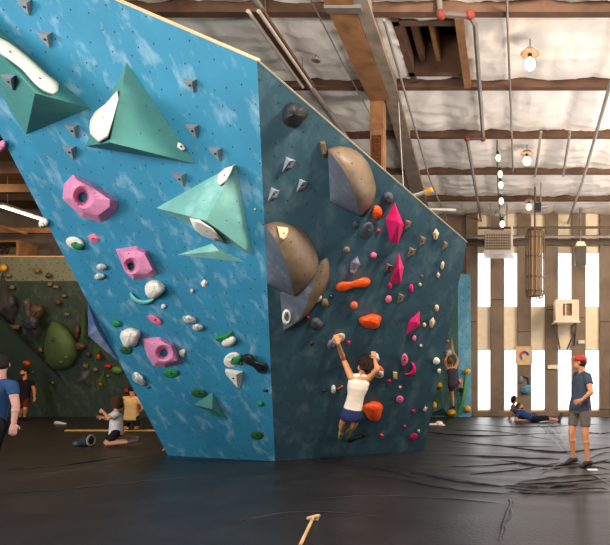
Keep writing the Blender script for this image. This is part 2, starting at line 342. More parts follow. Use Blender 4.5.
# ------------------------------------------------------------------ holds and volumes
GR = {}
PAL = dict(grey=srgb(128,138,144), white=srgb(232,226,212), pink=srgb(212,134,170), hot=srgb(204,32,98), mag=srgb(196,30,92), green=srgb(36,132,72), dgreen=srgb(34,92,52),
 mint=srgb(104,190,172), black=srgb(26,27,30), brown=srgb(112,94,80), tan=srgb(206,178,140), orange=srgb(236,84,30), red=srgb(196,40,40), dgrey=srgb(62,66,76), lgreen=srgb(92,128,62),
 ochre=srgb(226,170,40), purple=srgb(104,98,122), blueg=srgb(70,96,140), jet=srgb(26,27,30), pinkl=srgb(226,110,140), stone=srgb(150,156,158), umber=srgb(96,76,58), olive=srgb(100,100,52), coral=srgb(232,110,70))
MAR = dict(grey=('dgrey',.60,.72), white=('tan',.62,.8), black=('stone',.60,.70), green=('white',.66,.8), stone=('white',.5,.6), orange=('white',.78,.85), brown=('tan',.6,.8), umber=('tan',.66,.8), purple=('white',.55,.75), mint=('white',.62,.82))
def hm(c, rough=None):
    if c == 'dblue': return mat('hold_dblue', srgb(60, 70, 110), .7)
    c2 = MAR.get(c)
    return mat('hold_'+c, PAL[c], rough or (.35 if c in ('orange', 'black', 'hot') else .62), .4, noise_amt=.10, noise_scale=14, bump=.12, bump_scale=90,
               col2=PAL[c2[0]] if c2 else None, c2_scale=9, c2_lo=c2[1] if c2 else 0, c2_hi=c2[2] if c2 else 1)
boltm = mat('bolt_steel', srgb(46, 44, 42), .4, .5, metal=.7)
def bolt(parent, p, n, r=.011):
    return MB().cone(p-n*.012, p+n*.004, r, r, 8).build('bolt', boltm, parent)
def hold(pl, kind, cx, cy, w_, h_, dep, ang, col, label, group=None, col2=None, name='climbing_hold'):
    ca, sa = math.cos(R(ang)), math.sin(R(ang)); sd = int(cx*7+cy*13)
    def M(a, b, c):
        x, y = a*w_/2, b*h_/2
        return pl.at(cx+x*ca+y*sa, cy+x*sa*1-y*ca, c*dep)
    v = []; f = []
    if kind in ('blob', 'jug', 'rock', 'bar', 'ring'):
        n, m_ = 20, 7
        for j in range(m_+1):
            t = j/m_*math.pi/2
            for i in range(n):
                q = 2*math.pi*i/n; cr, cz = math.cos(t*.985), math.sin(t)
                rr = 1.0
                if kind == 'rock': rr = .84+.22*noise.noise(Vector((math.cos(q)*1.1, math.sin(q)*1.1, cz*1.1+sd)))+.06*math.cos(3*q+sd)
                a, b = math.cos(q)*rr, math.sin(q)*rr
                if kind == 'bar': b *= .46+.54*min(1, abs(a)*1.5)**2; e = .35
                elif kind == 'rock': e = .75
                else: e = .6
                s_ = cr**e
                c = cz*(1+.12*noise.noise(Vector((a*2, b*2, sd)))) - .02
                if kind == 'jug': c *= (.72+.42*b*s_); b2 = b*s_ + .10*c; a2 = a*s_; c = c if b < .4 else c*(.75+.3*s_)
                elif kind == 'ring':
                    rad = s_; c = (1-abs(rad-.62)*2.2) if rad > .25 else .1; a2, b2 = a*s_, b*s_; c = max(c, .02)
                else: a2, b2 = a*s_, b*s_
                v.append(M(a2, b2, max(c, -.02)))
            if j:
                for i in range(n): f.append(((j-1)*n+i, (j-1)*n+(i+1) % n, j*n+(i+1) % n, j*n+i))
        f.append(tuple(range(m_*n, (m_+1)*n))); f.append(tuple(range(n))[::-1]); smooth = True; bev = 0
    elif kind == 'wedge':                             # small pinch: flared lip on top, tapering to a point
        P_ = [(-.85,1,0),(1,.85,0),(.85,-1,0),(-.75,.3,0),(-.95,.72,.65),(.28,.46,1),(.55,-.95,.3)]
        v = [M(*p) for p in P_]; f = [(0,1,5,4),(4,5,6,3),(3,6,2),(1,2,6,5),(0,4,3),(0,1,2,3)]; smooth = False; bev = .006
    elif kind == 'fin':                               # small pinch lit on its left side
        P_ = [(-.45,1,0),(1,.5,0),(.5,-.4,0),(-1,-1,0),(.1,.5,1),(-.5,-.35,.75)]
        v = [M(*p) for p in P_]; f = [(0,4,5,3),(0,1,4),(1,2,5,4),(2,3,5),(0,1,2,3)]; smooth = False; bev = .006
    elif kind == 'spike':                             # tall faceted pinch
        P_ = [(0,1,0),(1,.1,0),(.3,-1,0),(-.6,-.9,0),(-1,.1,0),(-.05,.2,1),(.05,-.35,.8)]
        v = [M(*p) for p in P_]; f = [(0,1,5),(1,6,5),(1,2,6),(2,3,6),(3,4,6),(4,5,6),(4,0,5),(0,1,2,3,4)]; smooth = False; bev = .006
    elif kind == 'block':
        P_ = [(-1,1,0),(1,.85,0),(.9,-1,0),(-.95,-.85,0),(-.7,.75,1),(.75,.6,.9),(.6,-.55,.75),(-.7,-.5,.95)]
        v = [M(*p) for p in P_]; f = [(0,1,5,4),(1,2,6,5),(2,3,7,6),(3,0,4,7),(4,5,6,7),(0,1,2,3)]; smooth = False; bev = .012
    elif kind == 'crescent':
        n, m_ = 14, 8
        for i in range(n+1):
            t = i/n; th = math.pi*(1.08+.84*t); wd = .34*math.sin(math.pi*(.06+.88*t))**.7
            for j in range(m_+1):
                u = j/m_*2-1; r_ = 1+u*wd*.8
                v.append(M(math.cos(th)*r_*.85, math.sin(th)*r_*1.6+1.25, (1-u*u)**.5*math.sin(math.pi*(.05+.9*t))**.5))
        for i in range(n):
            for j in range(m_): a = i*(m_+1)+j; f.append((a, a+1, a+m_+2, a+m_+1))
        f.append(tuple(i*(m_+1) for i in range(n+1))+tuple(i*(m_+1)+m_ for i in range(n, -1, -1))); smooth = True; bev = 0
    o = obj(name, v, f, hm(col), origin=pl.at(cx, cy, 0), smooth=smooth, bevel=min(bev, w_*.0012))
    tag(o, label, 'climbing hold', group or GR.get(id(pl)))
    if w_*h_ > 90 and kind != 'ring' and kind != 'crescent': bolt(o, pl.at(cx, cy, dep*.93 if kind in ('blob', 'jug', 'rock', 'bar') else dep*.8), pl.n)
    if col2:                                          # the second colour: a moulded insert wrapped over one end
        v2 = []; n = 16
        for j in range(6):
            t = j/5*math.pi/2
            for i in range(n):
                q = 2*math.pi*i/n; s_ = math.cos(t*.98)**.6
                v2.append(M(.28+math.cos(q)*s_*.75, -.30+math.sin(q)*s_*.66, max(0, math.sin(t)*.93)))
        f2 = [((j-1)*n+i, (j-1)*n+(i+1) % n, j*n+(i+1) % n, j*n+i) for j in range(1, 6) for i in range(n)]+[tuple(range(5*n, 6*n)), tuple(range(n))[::-1]]
        obj('insert', v2, f2, hm(col2), o, smooth=True)['label'] = {'green':'green','tan':'tan','black':'black','white':'white','stone':'pale grey','purple':'purple'}[col2]+' end of the hold'
    return o
def volume(pl, base, tops, faces, m, label, name='climbing_volume', group=None, smooth=False, bevel=.006, screws=True):
    """base: pixels on the wall, tops: (pixel x, pixel y, height in metres)"""
    v = [pl.at(x, y, 0) for x, y in base]+[pl.at(x, y, h) for x, y, h in tops]
    v0 = [pl.at(x, y, -.01) for x, y in base]; k = len(base); nb = len(v)
    f = list(faces)+[(i, (i+1) % k, nb+(i+1) % k, nb+i) for i in range(k)]+[tuple(range(nb, nb+k))[::-1]]
    o = obj(name, v+v0, f, m, origin=sum(v[:k], Vector())/k, smooth=smooth, bevel=bevel); tag(o, label, 'climbing volume', group)
    return o, v
def pyramid(pl, base, apex, h, m, label, **k):
    n = len(base)
    o, v = volume(pl, base, [(*apex, h)], [(i, (i+1) % n, n) for i in range(n)], m, label, **k)
    fac = [Plane(v[i], v[(i+1) % n], v[n]) for i in range(n)]
    for i in range(n):                                # counter-sunk screws along the ridges
        p = v[i].lerp(v[n], .35); 
    return o, v, fac
teal_vol = mat('mint_volume_paint', srgb(68, 134, 130), .62, .3, noise_amt=.14, noise_scale=3, bump=.15, bump_scale=90, col2=srgb(74, 108, 104), c2_scale=3.0, c2_lo=.5, c2_hi=.8)  # worn grey-green second tone, also standing in for missing facet shade
pale_vol = mat('pale_mint_paint', srgb(116, 176, 168), .62, .3, noise_amt=.12, noise_scale=3, bump=.15, bump_scale=90, col2=srgb(160, 204, 198), c2_scale=1.6, c2_lo=.52, c2_hi=.74)

def dots(o, v, n, fac, m=boltm):
    """screw heads spread over a pyramid's facets"""
    k = len(v)-1
    for i in range(k):
        a, b, c = v[i], v[(i+1) % k], v[k]
        for s, t in ((.3,.2),(.2,.5),(.55,.15)):
            p = a*(1-s-t)+b*s+c*t; MB().cone(p-fac[i].n*.004, p+fac[i].n*.002, .007, .007, 6).build('screw', m, o)

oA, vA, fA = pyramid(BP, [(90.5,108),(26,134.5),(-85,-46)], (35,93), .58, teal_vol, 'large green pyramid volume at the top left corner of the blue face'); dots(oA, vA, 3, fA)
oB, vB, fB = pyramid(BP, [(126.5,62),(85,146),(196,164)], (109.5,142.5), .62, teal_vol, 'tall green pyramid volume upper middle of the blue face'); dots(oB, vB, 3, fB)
oC, vC, fC = pyramid(BP, [(235.5,163.5),(156,208),(253,256)], (205.3,220), .52, pale_vol, 'pale mint pyramid volume near the corner edge of the boulder'); dots(oC, vC, 3, fC)
oD, vD, fD = pyramid(BP, [(212,243.5),(176.5,255),(245.5,262.5)], (219,251), .07, pale_vol, 'low thin pale mint volume just under the pale pyramid')
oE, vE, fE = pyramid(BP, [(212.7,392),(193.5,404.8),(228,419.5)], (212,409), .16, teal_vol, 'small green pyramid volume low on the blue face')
def fac_at(f): return f
# long white sloper on the ridge of the first pyramid, white edges on the others
def strip_hold(pl, path, widths, dep, m, label, nseg=10):
    """a curved finger of resin following pixel points on a plane"""
    pts = [Vector((x, y)) for x, y in path]; v = []; f = []; K = 18
    def smp(a, t):
        t *= len(a)-1; i = min(int(t), len(a)-2); u = t-i; p = a[max(i-1,0)], a[i], a[i+1], a[min(i+2,len(a)-1)]
        return p[1]*(1-u)+p[2]*u if not hasattr(p[1], 'x') else .5*((2*p[1])+(p[2]-p[0])*u+(2*p[0]-5*p[1]+4*p[2]-p[3])*u*u+(-p[0]+3*p[1]-3*p[2]+p[3])*u**3)
    for i in range(K+1):
        t = i/K; c = smp(pts, t); d = (smp(pts, min(1, t+.02))-smp(pts, max(0, t-.02))).normalized(); nn = Vector((-d.y, d.x))
        e = (1-(2*abs(t-.5))**6)**.5 if 0 < t < 1 else .05
        wv = smp(widths, t)*e
        for j in range(nseg+1):
            a = math.pi*j/nseg; q = c+nn*(math.cos(a)*wv/2); v.append(pl.at(q.x, q.y, math.sin(a)**.8*dep*e-.004))
    for i in range(K):
        for j in range(nseg): a = i*(nseg+1)+j; f.append((a, a+1, a+nseg+2, a+nseg+1))
    n1 = nseg+1
    for i in range(K): f.append((i*n1, (i+1)*n1, (i+1)*n1+nseg, i*n1+nseg))
    f += [tuple(range(n1)), tuple(range(K*n1, K*n1+n1))]
    c = pts[len(pts)//2]
    o = obj('climbing_hold', v, f, m, smooth=True, origin=pl.at(c.x, c.y, 0)); tag(o, label, 'climbing hold')
    for t in (.3, .72): c = smp(pts, t); bolt(o, pl.at(c.x, c.y, dep*.98), pl.n)
    return o
strip_hold(fA[2], [(-14,38),(6,49),(26,64),(42,80),(58,91)], [13.,15.,14.,16.,19.], .10, hm('white'), 'long white finger-shaped hold lying along the top left green pyramid')
hold(fA[1], 'wedge', 8, 82, 16, 17, .09, 0, 'grey', 'grey wedge hold screwed onto the top left green pyramid')
def slab(pl, px, dep, m, label, name='climbing_hold'):
    """a traced plate with a domed face"""
    n = len(px); cx = sum(p[0] for p in px)/n; cy = sum(p[1] for p in px)/n; v = []; f = []
    rings = [(1, 0), (.97, .6), (.86, .9), (.6, 1.0), (.3, 1.03)]
    for s, c in rings:
        for x, y in px: v.append(pl.at(cx+(x-cx)*s, cy+(y-cy)*s, c*dep))
    for j in range(1, len(rings)):
        for i in range(n): f.append(((j-1)*n+i, (j-1)*n+(i+1) % n, j*n+(i+1) % n, j*n+i))
    f += [tuple(range((len(rings)-1)*n, len(rings)*n)), tuple(range(n))[::-1]]
    o = obj(name, v, f, m, smooth=True, origin=pl.at(cx, cy, 0)); tag(o, label, 'climbing hold'); bolt(o, pl.at(cx, cy, dep*1.02), pl.n); return o
slab(fB[0], [(117.5,90),(118.5,99),(113,120),(108,138),(98,143),(90,134),(88,121),(93,112),(105,104)], .06, hm('white'), 'white edge hold on the left side of the tall green pyramid')
slab(fB[2], [(178,142),(183,144),(186,149),(182,151),(177,147)], .05, hm('white'), 'tiny white hold on the lower right edge of the tall green pyramid')
slab(fC[0], [(234,165),(231,172),(226,181),(220,186),(217,182),(218,174),(225,168)], .05, hm('white'), 'small white hold near the top of the pale mint pyramid')
slab(fC[1], [(189.5,218),(199,219.5),(212,228),(221,237),(225,243),(214,241),(201,236),(194,229)], .05, hm('white'), 'white leaf-shaped hold along the lower edge of the pale mint pyramid')
# grey wedges
for cx, cy, l in ((24,7,'grey wedge hold highest on the blue face, at the top border'), (44.5,39.5,'grey wedge hold just above the top left green pyramid'),
  (71.5,131,'grey wedge hold between the two green pyramids, upper of a close pair'), (69,152.5,'grey wedge hold above the biggest pink pocket, lower of a close pair'),
  (189.5,85.5,'grey wedge hold right of the tall green pyramid, topmost of three in a column'), (192,131,'grey wedge hold right of the tall green pyramid, middle one of the column'),
  (215,154,'grey wedge hold just above the pale mint pyramid'), (179,179.5,'grey wedge hold left of the pale mint pyramid, under the tall green pyramid')):
    hold(BP, 'wedge', cx, cy, 16 if cx < 60 else 14.5, 18 if cx < 60 else 15, .10, 0, 'grey', l, 'grey wedge holds on the blue face')
# pink pockets: a faceted body with a bored hole
def pocket(px, hole, hr, apex, dep, label):
    n = len(px); v = [BP.at(x, y, 0) for x, y in px]; f = []
    mid = [((x*.45+apex[0]*.55), (y*.45+apex[1]*.55)) for x, y in px]
    v += [BP.at(px[i][0]*.74+apex[0]*.26, px[i][1]*.74+apex[1]*.26, dep*.72) for i in range(n)]
    K = n
    ang0 = [math.atan2(px[i][1]-hole[1], px[i][0]-hole[0]) for i in range(n)]
    ringpx = [(hole[0]+math.cos(a)*hr[0]*1.3, hole[1]+math.sin(a)*hr[1]*1.3) for a in ang0]
    v += [BP.at(x, y, dep*.93) for x, y in ringpx]
    v += [BP.at(hole[0]+math.cos(a)*hr[0], hole[1]+math.sin(a)*hr[1], dep*.75) for a in ang0]
    v += [BP.at(hole[0]+math.cos(a)*hr[0]*.62, hole[1]+math.sin(a)*hr[1]*.62, dep*.25) for a in ang0]
    v += [BP.at(hole[0]+math.cos(a)*hr[0]*.55, hole[1]+math.sin(a)*hr[1]*.55, 0.001) for a in ang0]
    for j in range(5):
        for i in range(n): f.append((j*n+i, j*n+(i+1) % n, (j+1)*n+(i+1) % n, (j+1)*n+i))
    o = obj('climbing_hold', v, f, hm('pink'), origin=BP.at(*hole), smooth=False, bevel=.012)
    tag(o, label, 'climbing hold', 'pink pocket holds'); 
    for i in (1, n-3): bolt(o, BP.at(px[i][0]*.6+apex[0]*.4, px[i][1]*.6+apex[1]*.4, dep*.78), BP.n, .009)
def dens(px):
    r = []
    for i in range(len(px)):
        a, b = px[i], px[(i+1) % len(px)]; r += [a, ((a[0]*2+b[0])/3, (a[1]*2+b[1])/3), ((a[0]+2*b[0])/3, (a[1]+2*b[1])/3)]
    return r
pocket(dens([(73,174.5),(92,183),(118,201),(117,211),(101.5,222.5),(82,217.5),(62.5,199),(64,184)]), (83,197), (8,9), (88,196), .20, 'largest pink pocket hold with a round hole, highest on the blue face')
pocket(dens([(115.5,249),(137,246),(147,250.5),(158,273),(150,278),(133,280),(125,272)]), (131,266), (6,6.5), (138,262), .16, 'pink pocket hold beside the white boulder-shaped hold, middle of the three pockets')
pocket(dens([(142,338.5),(160,337),(174,343.5),(182,363.5),(165,368),(153.5,366),(147,356)]), (164,353), (7,6.5), (165,352), .15, 'lowest pink pocket hold with a round hole, beside the round white hold')
GR = {id(BP): 'climbing holds on the blue face', id(TP): 'climbing holds on the teal face'}
HB = [
 ('spike',93.3,238,10,14,.05,-75,'pinkl','small pink triangular hold beneath the largest pink pocket'),
 ('jug',75,243,19,12,.09,18,'white','white jug hold with a green underside at the left border of the blue face','green'),
 ('blob',43.5,223,9,11,.07,50,'white','half-hidden white and green hold on the left border of the blue face','green'),
 ('blob',101.5,267,11.5,6.5,.06,5,'stone','grey pebble hold with chalk, upper of a pair left of the middle pink pocket'),
 ('blob',99.5,276.5,11.5,6.5,.06,-5,'stone','grey pebble hold with chalk, lower of a pair left of the middle pink pocket'),
 ('rock',154.5,289,24,23,.15,0,'white','white boulder-shaped hold directly under the middle pink pocket'),
 ('crescent',141.5,300,29,12,.07,12,'mint','pale green crescent hold curving under the white boulder-shaped hold'),
 ('blob',163.4,306.5,5.5,5,.03,0,'stone','tiny chalky hold at the tip of the green crescent hold'),
 ('spike',204.4,283,8,8,.04,0,'white','tiny white pointed hold alone at mid height near the pale thin volume'),
 ('blob',192,291,4,4.5,.03,0,'tan','tiny tan screw-on hold left of the white pointed one'),
 ('jug',155,320,16,7,.05,30,'pinkl','small pink sliver hold above the lowest pink pocket'),
 ('blob',189.3,319.5,15,8,.07,12,'stone','grey and white pebble hold, upper left of a pair at mid face'),
 ('blob',198,327.5,12.5,7.5,.07,5,'stone','grey and white pebble hold, lower right of a pair at mid face'),
 ('blob',116,323.7,10,7,.05,0,'green','small green hold above the round white hold at the left border'),
 ('rock',129.8,337,25,24,.15,0,'white','round white boulder hold left of the lowest pink pocket'),
 ('jug',126,350.5,12,8,.05,10,'dgreen','small dark green hold under the round white hold'),
 ('rock',182.5,353,8,9,.04,0,'white','small white star-like hold touching the lowest pink pocket'),
 ('jug',171,373.5,17,9,.06,0,'green','green leaf-like hold just below the lowest pink pocket'),
 ('rock',139,379,19,12,.08,45,'stone','grey and white chalked hold at the lower left border of the blue face'),
 ('blob',148,387,4,3.5,.03,0,'blueg','tiny blue foot hold at the lower left border'),
 ('wedge',225.5,340.5,21,15,.10,-22,'green','green and white wedge hold, upper of the pair near the corner edge','white'),
 ('jug',232.5,359.5,19,14,.09,-30,'white','white and green hold, lower of the pair beside the black striped hold','green'),
 ('blob',240.5,363.5,3.5,4,.03,0,'green','tiny bright green foot hold next to the black striped hold'),
 ('bar',254,363.5,28,16,.12,32,'black','black and white streaked boat-shaped hold at the corner edge of the blue face'),
 ('wedge',233,378.5,19,19,.12,5,'white','cream wedge hold below the white and green hold'),
 ('jug',199,393.5,16,9,.05,8,'dgreen','flat dark green hold touching the small green pyramid'),
 ('jug',216.5,412.5,15,8,.06,14,'green','green hold mounted over the base of the small green pyramid'),
 ('blob',265.5,390.5,5,3.5,.03,0,'black','tiny black foot hold near the bottom of the corner edge'),
 ('blob',260,404,6.5,5,.04,0,'green','tiny green foot hold near the bottom of the corner edge'),
 ('jug',257,435.5,13,9,.06,5,'dgreen','lowest green hold near the foot of the corner edge'),
 ('blob',255,209.5,2.6,2.4,.02,0,'tan','tiny tan chip beside the pale mint pyramid'),
 ('blob',1.5,146,8,13,.09,30,'pink','pink hold cut off by the left border at the top of the overhang edge'),
]
for h in HB: hold(BP, *h[:9], group=None, col2=h[9] if len(h) > 9 else None)

# ---- teal face volumes
dark_vol = mat('worn_brown_warm_lit', srgb(98, 82, 66), .5, .4, noise_amt=.3, noise_scale=5, bump=.15, bump_scale=60, col2=srgb(124, 104, 82), c2_scale=2, c2_lo=.5, c2_hi=.75)  # brown carries the warm overhead bulb light in its colour
slate_vol = mat('slate_cool_lit_face', srgb(82, 90, 102), .4, .5, noise_amt=.2, noise_scale=6, col2=srgb(130, 138, 146), c2_scale=4, c2_lo=.58, c2_hi=.75)  # blue-grey carries the cool daylight from the left in its colour
def cres(pts, t):
    t *= len(pts)-1; i = min(int(t), len(pts)-2); u = t-i; a = [Vector(p) for p in (pts[max(i-1,0)], pts[i], pts[i+1], pts[min(i+2, len(pts)-1)])]
    return .5*((2*a[1])+(a[2]-a[0])*u+(2*a[0]-5*a[1]+4*a[2]-a[3])*u*u+(-a[0]+3*a[1]-3*a[2]+a[3])*u**3)
def shell_volume(pl, fold, arc, bl, h, label):
    """half-dome volume: a curved back from the wall up to a raised fold, and a flat cut face"""
    K, J = 24, 10; v = []; f = []
    for i in range(K+1):
        t = i/K; a = cres(arc, t); b = cres(fold, t); hh = h*math.sin(math.pi*t)**.55 if 0 < t < 1 else 0
        for j in range(J+1):
            s = j/J; q = a.lerp(b, s**1.25); v.append(pl.at(q.x, q.y, hh*math.sin(s*math.pi/2)**.8))
    n1 = J+1
    for i in range(K):
        for j in range(J): k = i*n1+j; f.append((k, k+1, k+n1+1, k+n1))
    o = obj('climbing_volume', v, f, dark_vol, smooth=True, origin=pl.at(*bl)); tag(o, label, 'climbing volume')
    fv = [v[i*n1+J] for i in range(K+1)]+[pl.at(*p) for p in ([arc[-1]] + [bl] + [arc[0]])]
    c = len(fv)-2
    obj('cut_face', fv, [(i, i+1, c) for i in range(K)], slate_vol, o)['label'] = 'smooth slate grey cut face'
    for i in range(2, K-1, 4): MB().ball(v[i*n1+6], .008, 6, 4).build('screw', boltm, o)
    return o, v
v1, w1 = shell_volume(TP, [(327.5,149.5),(335,158.7),(348,178),(355.7,198),(359.5,216.5)], [(327.5,149.5),(333,147.5),(343,146.5),(357,151),(368,163),(374,178),(376,193),(370.5,208),(359.5,217)], (330,202), .38, 'upper rounded brown half-dome volume with a slate cut side')
v3, w3 = shell_volume(TP, [(318,262),(314,280),(309,296),(300,318),(283,331)], [(318,262),(327,257.5),(329.5,269),(327.5,285),(319,300),(303,318.5),(283,331.5)], (280,294), .17, 'lower brown crescent volume tucked under the big half-dome volume')
v2, w2 = shell_volume(TP, [(264.5,225),(274.6,239.3),(284.4,259),(290.6,278.7),(294.3,297.9)], [(264.5,225),(271,222.5),(281,222),(297,227),(309.5,239.3),(318,256.6),(320.5,271),(311.5,286),(294.3,298.2)], (267,284), .36, 'largest brown half-dome volume beside the corner edge of the teal face')
slateP = [(281,294),(305,296),(305,306),(300,318),(294,326),(283,331)]
hot_vol = hm('hot')
pyramid(TP, [(394.5,202),(404.5,226),(398,243.5),(390,242.5),(385.3,219)], (399,222), .26, hot_vol, 'tall hot pink faceted volume, highest pink shape on the teal face')
pyramid(TP, [(398.7,252.5),(403.9,267.6),(400.8,283),(389.5,283)], (399,268), .16, hm('mag'), 'pointed crimson pink volume under the tall hot pink one')
pyramid(TP, [(419.7,311),(420,326),(406,334.5),(409,321)], (416,322), .12, hot_vol, 'small hot pink triangle volume at mid height of the teal face')
HT = [
 ('rock',294.5,114.5,31,31,.22,0,'jet','large black dome hold near the top rim of the teal face'),
 ('fin',289,164.5,14,16,.10,0,'grey','pale grey wedge hold on the teal face, topmost of three'),
 ('fin',302.3,185.5,12.5,14,.09,0,'grey','pale grey wedge hold on the teal face, right one of three'),
 ('fin',273.8,194.5,13,15,.09,0,'grey','pale grey wedge hold on the teal face, lowest of three beside the corner edge'),
 ('block',324,149.5,6,19,.08,-12,'umber','slim brown hold touching the top of the upper half-dome volume'),
 ('blob',388,197.5,11,11.5,.09,0,'dgrey','dark grey round hold left of the tall hot pink volume'),
 ('blob',377,212.3,11,14,.09,0,'orange','orange ball hold beside the upper half-dome volume'),
 ('jug',366.5,230.5,13,19,.10,30,'dgrey','dark grey oval hold below the orange ball hold'),
 ('blob',356,224.5,6.5,7.5,.05,0,'dgrey','small dark hold under the upper half-dome volume'),
 ('blob',378.6,230.7,4,4,.03,0,'red','tiny red foot hold right of the dark grey oval hold'),
 ('fin',407.5,224.7,9,11,.08,0,'brown','brown wedge hold touching the right side of the tall hot pink volume'),
 ('fin',422.3,241.3,8.5,12,.08,0,'brown','brown wedge hold left of the pale teardrop hold'),
 ('fin',411.5,252.3,10,11,.08,0,'brown','brown wedge hold right of the crimson volume tip'),
 ('fin',445,245.5,7,10,.07,0,'brown','brown wedge hold closest to the upper right corner of the teal face'),
 ('spike',436,234,7,12,.06,0,'tan','pale teardrop hold near the upper right rim'),
 ('fin',388.8,268.3,9.5,11,.08,0,'brown','brown wedge hold left of the crimson pointed volume'),
 ('fin',400.5,298.5,9,12,.08,0,'brown','brown wedge hold below the crimson pointed volume'),
 ('blob',390,285.8,4.5,6.5,.05,0,'mag','small crimson hold under the tip of the crimson volume'),
 ('blob',411.2,288.4,4.5,9,.05,0,'mag','small upright crimson hold right of the crimson volume'),
 ('blob',388.6,299,6.5,8,.05,10,'pinkl','pink and white hold left of the brown wedge at mid height'),
 ('blob',373.7,255.3,6.5,6,.05,0,'pinkl','pink foot hold above the long orange hold'),
 ('blob',346.5,250,7.5,7,.06,-30,'brown','small brown and red hold right of the largest half-dome volume'),
 ('spike',355.3,264.5,11,19,.10,15,'purple','dark purple pinch hold above the long orange hold'),
 ('bar',353,284.5,36,14.5,.12,-12,'orange','long orange bone-shaped hold at mid height'),
 ('rock',370.5,321.3,26,18,.14,0,'orange','fat orange hold above the climber'),
 ('blob',354,305.2,7.5,8.5,.06,0,'coral','small orange hold between the two big orange holds'),
 ('blob',442.4,265.5,3.6,8.5,.04,10,'tan','thin tan upright hold near the right edge'),
 ('spike',438.3,274.7,4,6.5,.04,0,'tan','small tan pointed hold below the thin tan upright one'),
 ('blob',422,276.4,3,3,.02,0,'olive','tiny olive screw-on hold at the centre right of the teal face'),
 ('blob',420,284.7,3,3.5,.02,0,'tan','tiny tan screw-on hold under the olive one'),
 ('blob',436.7,308,4.5,7,.04,0,'tan','small tan oval hold at the right edge at mid height'),
 ('spike',432.3,322.3,6.5,11.5,.05,10,'tan','tan sliver hold right of the small pink triangle volume'),
 ('blob',424.3,325,4,4.5,.03,0,'tan','small tan hold touching the small pink triangle volume'),
 ('blob',414.3,338.3,4,6,.04,0,'pinkl','small pink hold below the pink triangle volume'),
 ('blob',421,345.8,3,3,.02,0,'tan','tiny tan screw-on hold right of the small pink hold'),
 ('jug',404.5,360,7,13,.07,0,'pinkl','pink leaf hold left of the curved pink hold'),
 ('crescent',411.5,370.5,17,11,.09,-58,'hot','curved hot pink banana hold right of the climber'),
 ('rock',436.5,361,8,9,.05,0,'white','white hold at the right edge beside the far climber'),
 ('rock',439,371,5,5.5,.03,0,'stone','small chalk-covered hold under the white hold on the right edge'),
 ('block',395,375.5,5,8,.05,0,'tan','pale yellow block hold right of the climber'),
 ('blob',389.3,381,4,3.5,.03,0,'hot','tiny pink foot hold under the pale yellow block'),
 ('blob',400.2,387.3,3,3,.02,0,'tan','tiny tan screw-on hold below the pink leaf hold'),
 ('jug',399.8,399.3,7.5,7,.06,-25,'pinkl','pink bean hold low right of the climber'),
 ('blob',348.5,342.5,4.5,3.8,.03,0,'hot','tiny pink hold right of the hand hold the climber reaches for'),
 ('jug',338.4,338.5,15,9,.08,-30,'tan','tan edge hold gripped by the raised hand of the climber'),
 ('rock',331.5,344,10,10,.07,0,'purple','purple chalked hold under the raised hand of the climber'),
 ('rock',315.8,324,17,15,.11,0,'dgrey','bulky dark grey hold below the crescent volume'),
 ('blob',317,297.5,10,11,.07,25,'stone','grey and tan hold pressed on the lower crescent volume'),
 ('rock',324.5,303,9,10,.07,0,'brown','brown rough hold beside the lower crescent volume'),
 ('ring',287,317,10,18.5,.12,0,'white','white oval ring hold with a dark centre on the slate volume face'),
 ('blob',331,296.5,3.5,3,.03,0,'black','tiny black foot hold right of the brown rough hold'),
 ('blob',308,317.5,3,2.8,.03,0,'red','tiny red foot hold above the bulky dark grey hold'),
 ('blob',311.5,343.5,4,5,.03,0,'black','small black hold left of the purple chalked hold'),
 ('rock',374,357.5,13.5,11,.08,10,'stone','grey hold gripped by the lower hand of the climber'),
 ('jug',378.5,372,10.5,13,.08,0,'coral','orange and grey round hold behind the climber head','stone'),
 ('blob',359,361.8,4.2,3.8,.03,0,'hot','tiny pink hold above the climber head'),
 ('rock',373,410.5,23,25,.15,-8,'orange','big square orange hold beside the climber waist'),
 ('blob',333.5,389.3,5,9,.05,0,'stone','pale grey foot hold left of the climber waist'),
 ('bar',340,387.5,7,3.6,.04,-30,'coral','thin orange stick hold beside the pale grey foot hold'),
 ('bar',324,390.5,5.5,3,.03,-20,'black','small black bar hold left of the pale grey foot hold'),
 ('blob',381.6,435.3,3.6,3.4,.03,0,'orange','tiny orange foot hold below the big square orange hold'),
 ('blob',404.7,426.2,3,3,.02,0,'red','tiny red foot hold low on the teal face'),
 ('bar',425.3,409,3.2,8.4,.04,25,'tan','tan stick hold low at the right edge'),
 ('blob',413.3,411,4,3.4,.03,0,'hot','tiny pink foot hold left of the tan stick hold'),
 ('jug',413.8,436.8,8.5,6,.05,-30,'hot','lowest pink hold near the foot of the teal face'),
 ('blob',418.7,431,2.8,3.4,.02,0,'tan','tiny tan screw-on hold above the lowest pink hold'),
 ('bar',357,438,21,5.5,.05,-22,'black','long black sliver for the shadow curve beneath the feet of the climber'),  # black sliver modelled in place of a dark shadow curve
]
for h in HT: hold(TP, *h[:9], col2=h[9] if len(h) > 9 else None)
# small slate volume behind the ring hold
volume(TP, slateP, [(289,298,.05),(296,312,.06)], [(0,1,6),(1,2,7,6),(2,3,7),(3,4,7),(4,5,7),(5,0,6,7)], slate_vol, 'flat slate grey volume plate under the largest half-dome volume')
slab(Plane(w2[6*11+2], w2[12*11+2], w2[8*11+8]), [(277,226),(288.5,227.5),(289,231),(286,238),(283,240.5),(279.5,237)], .06, hm('tan'), 'tan keystone hold on top of the largest half-dome volume')

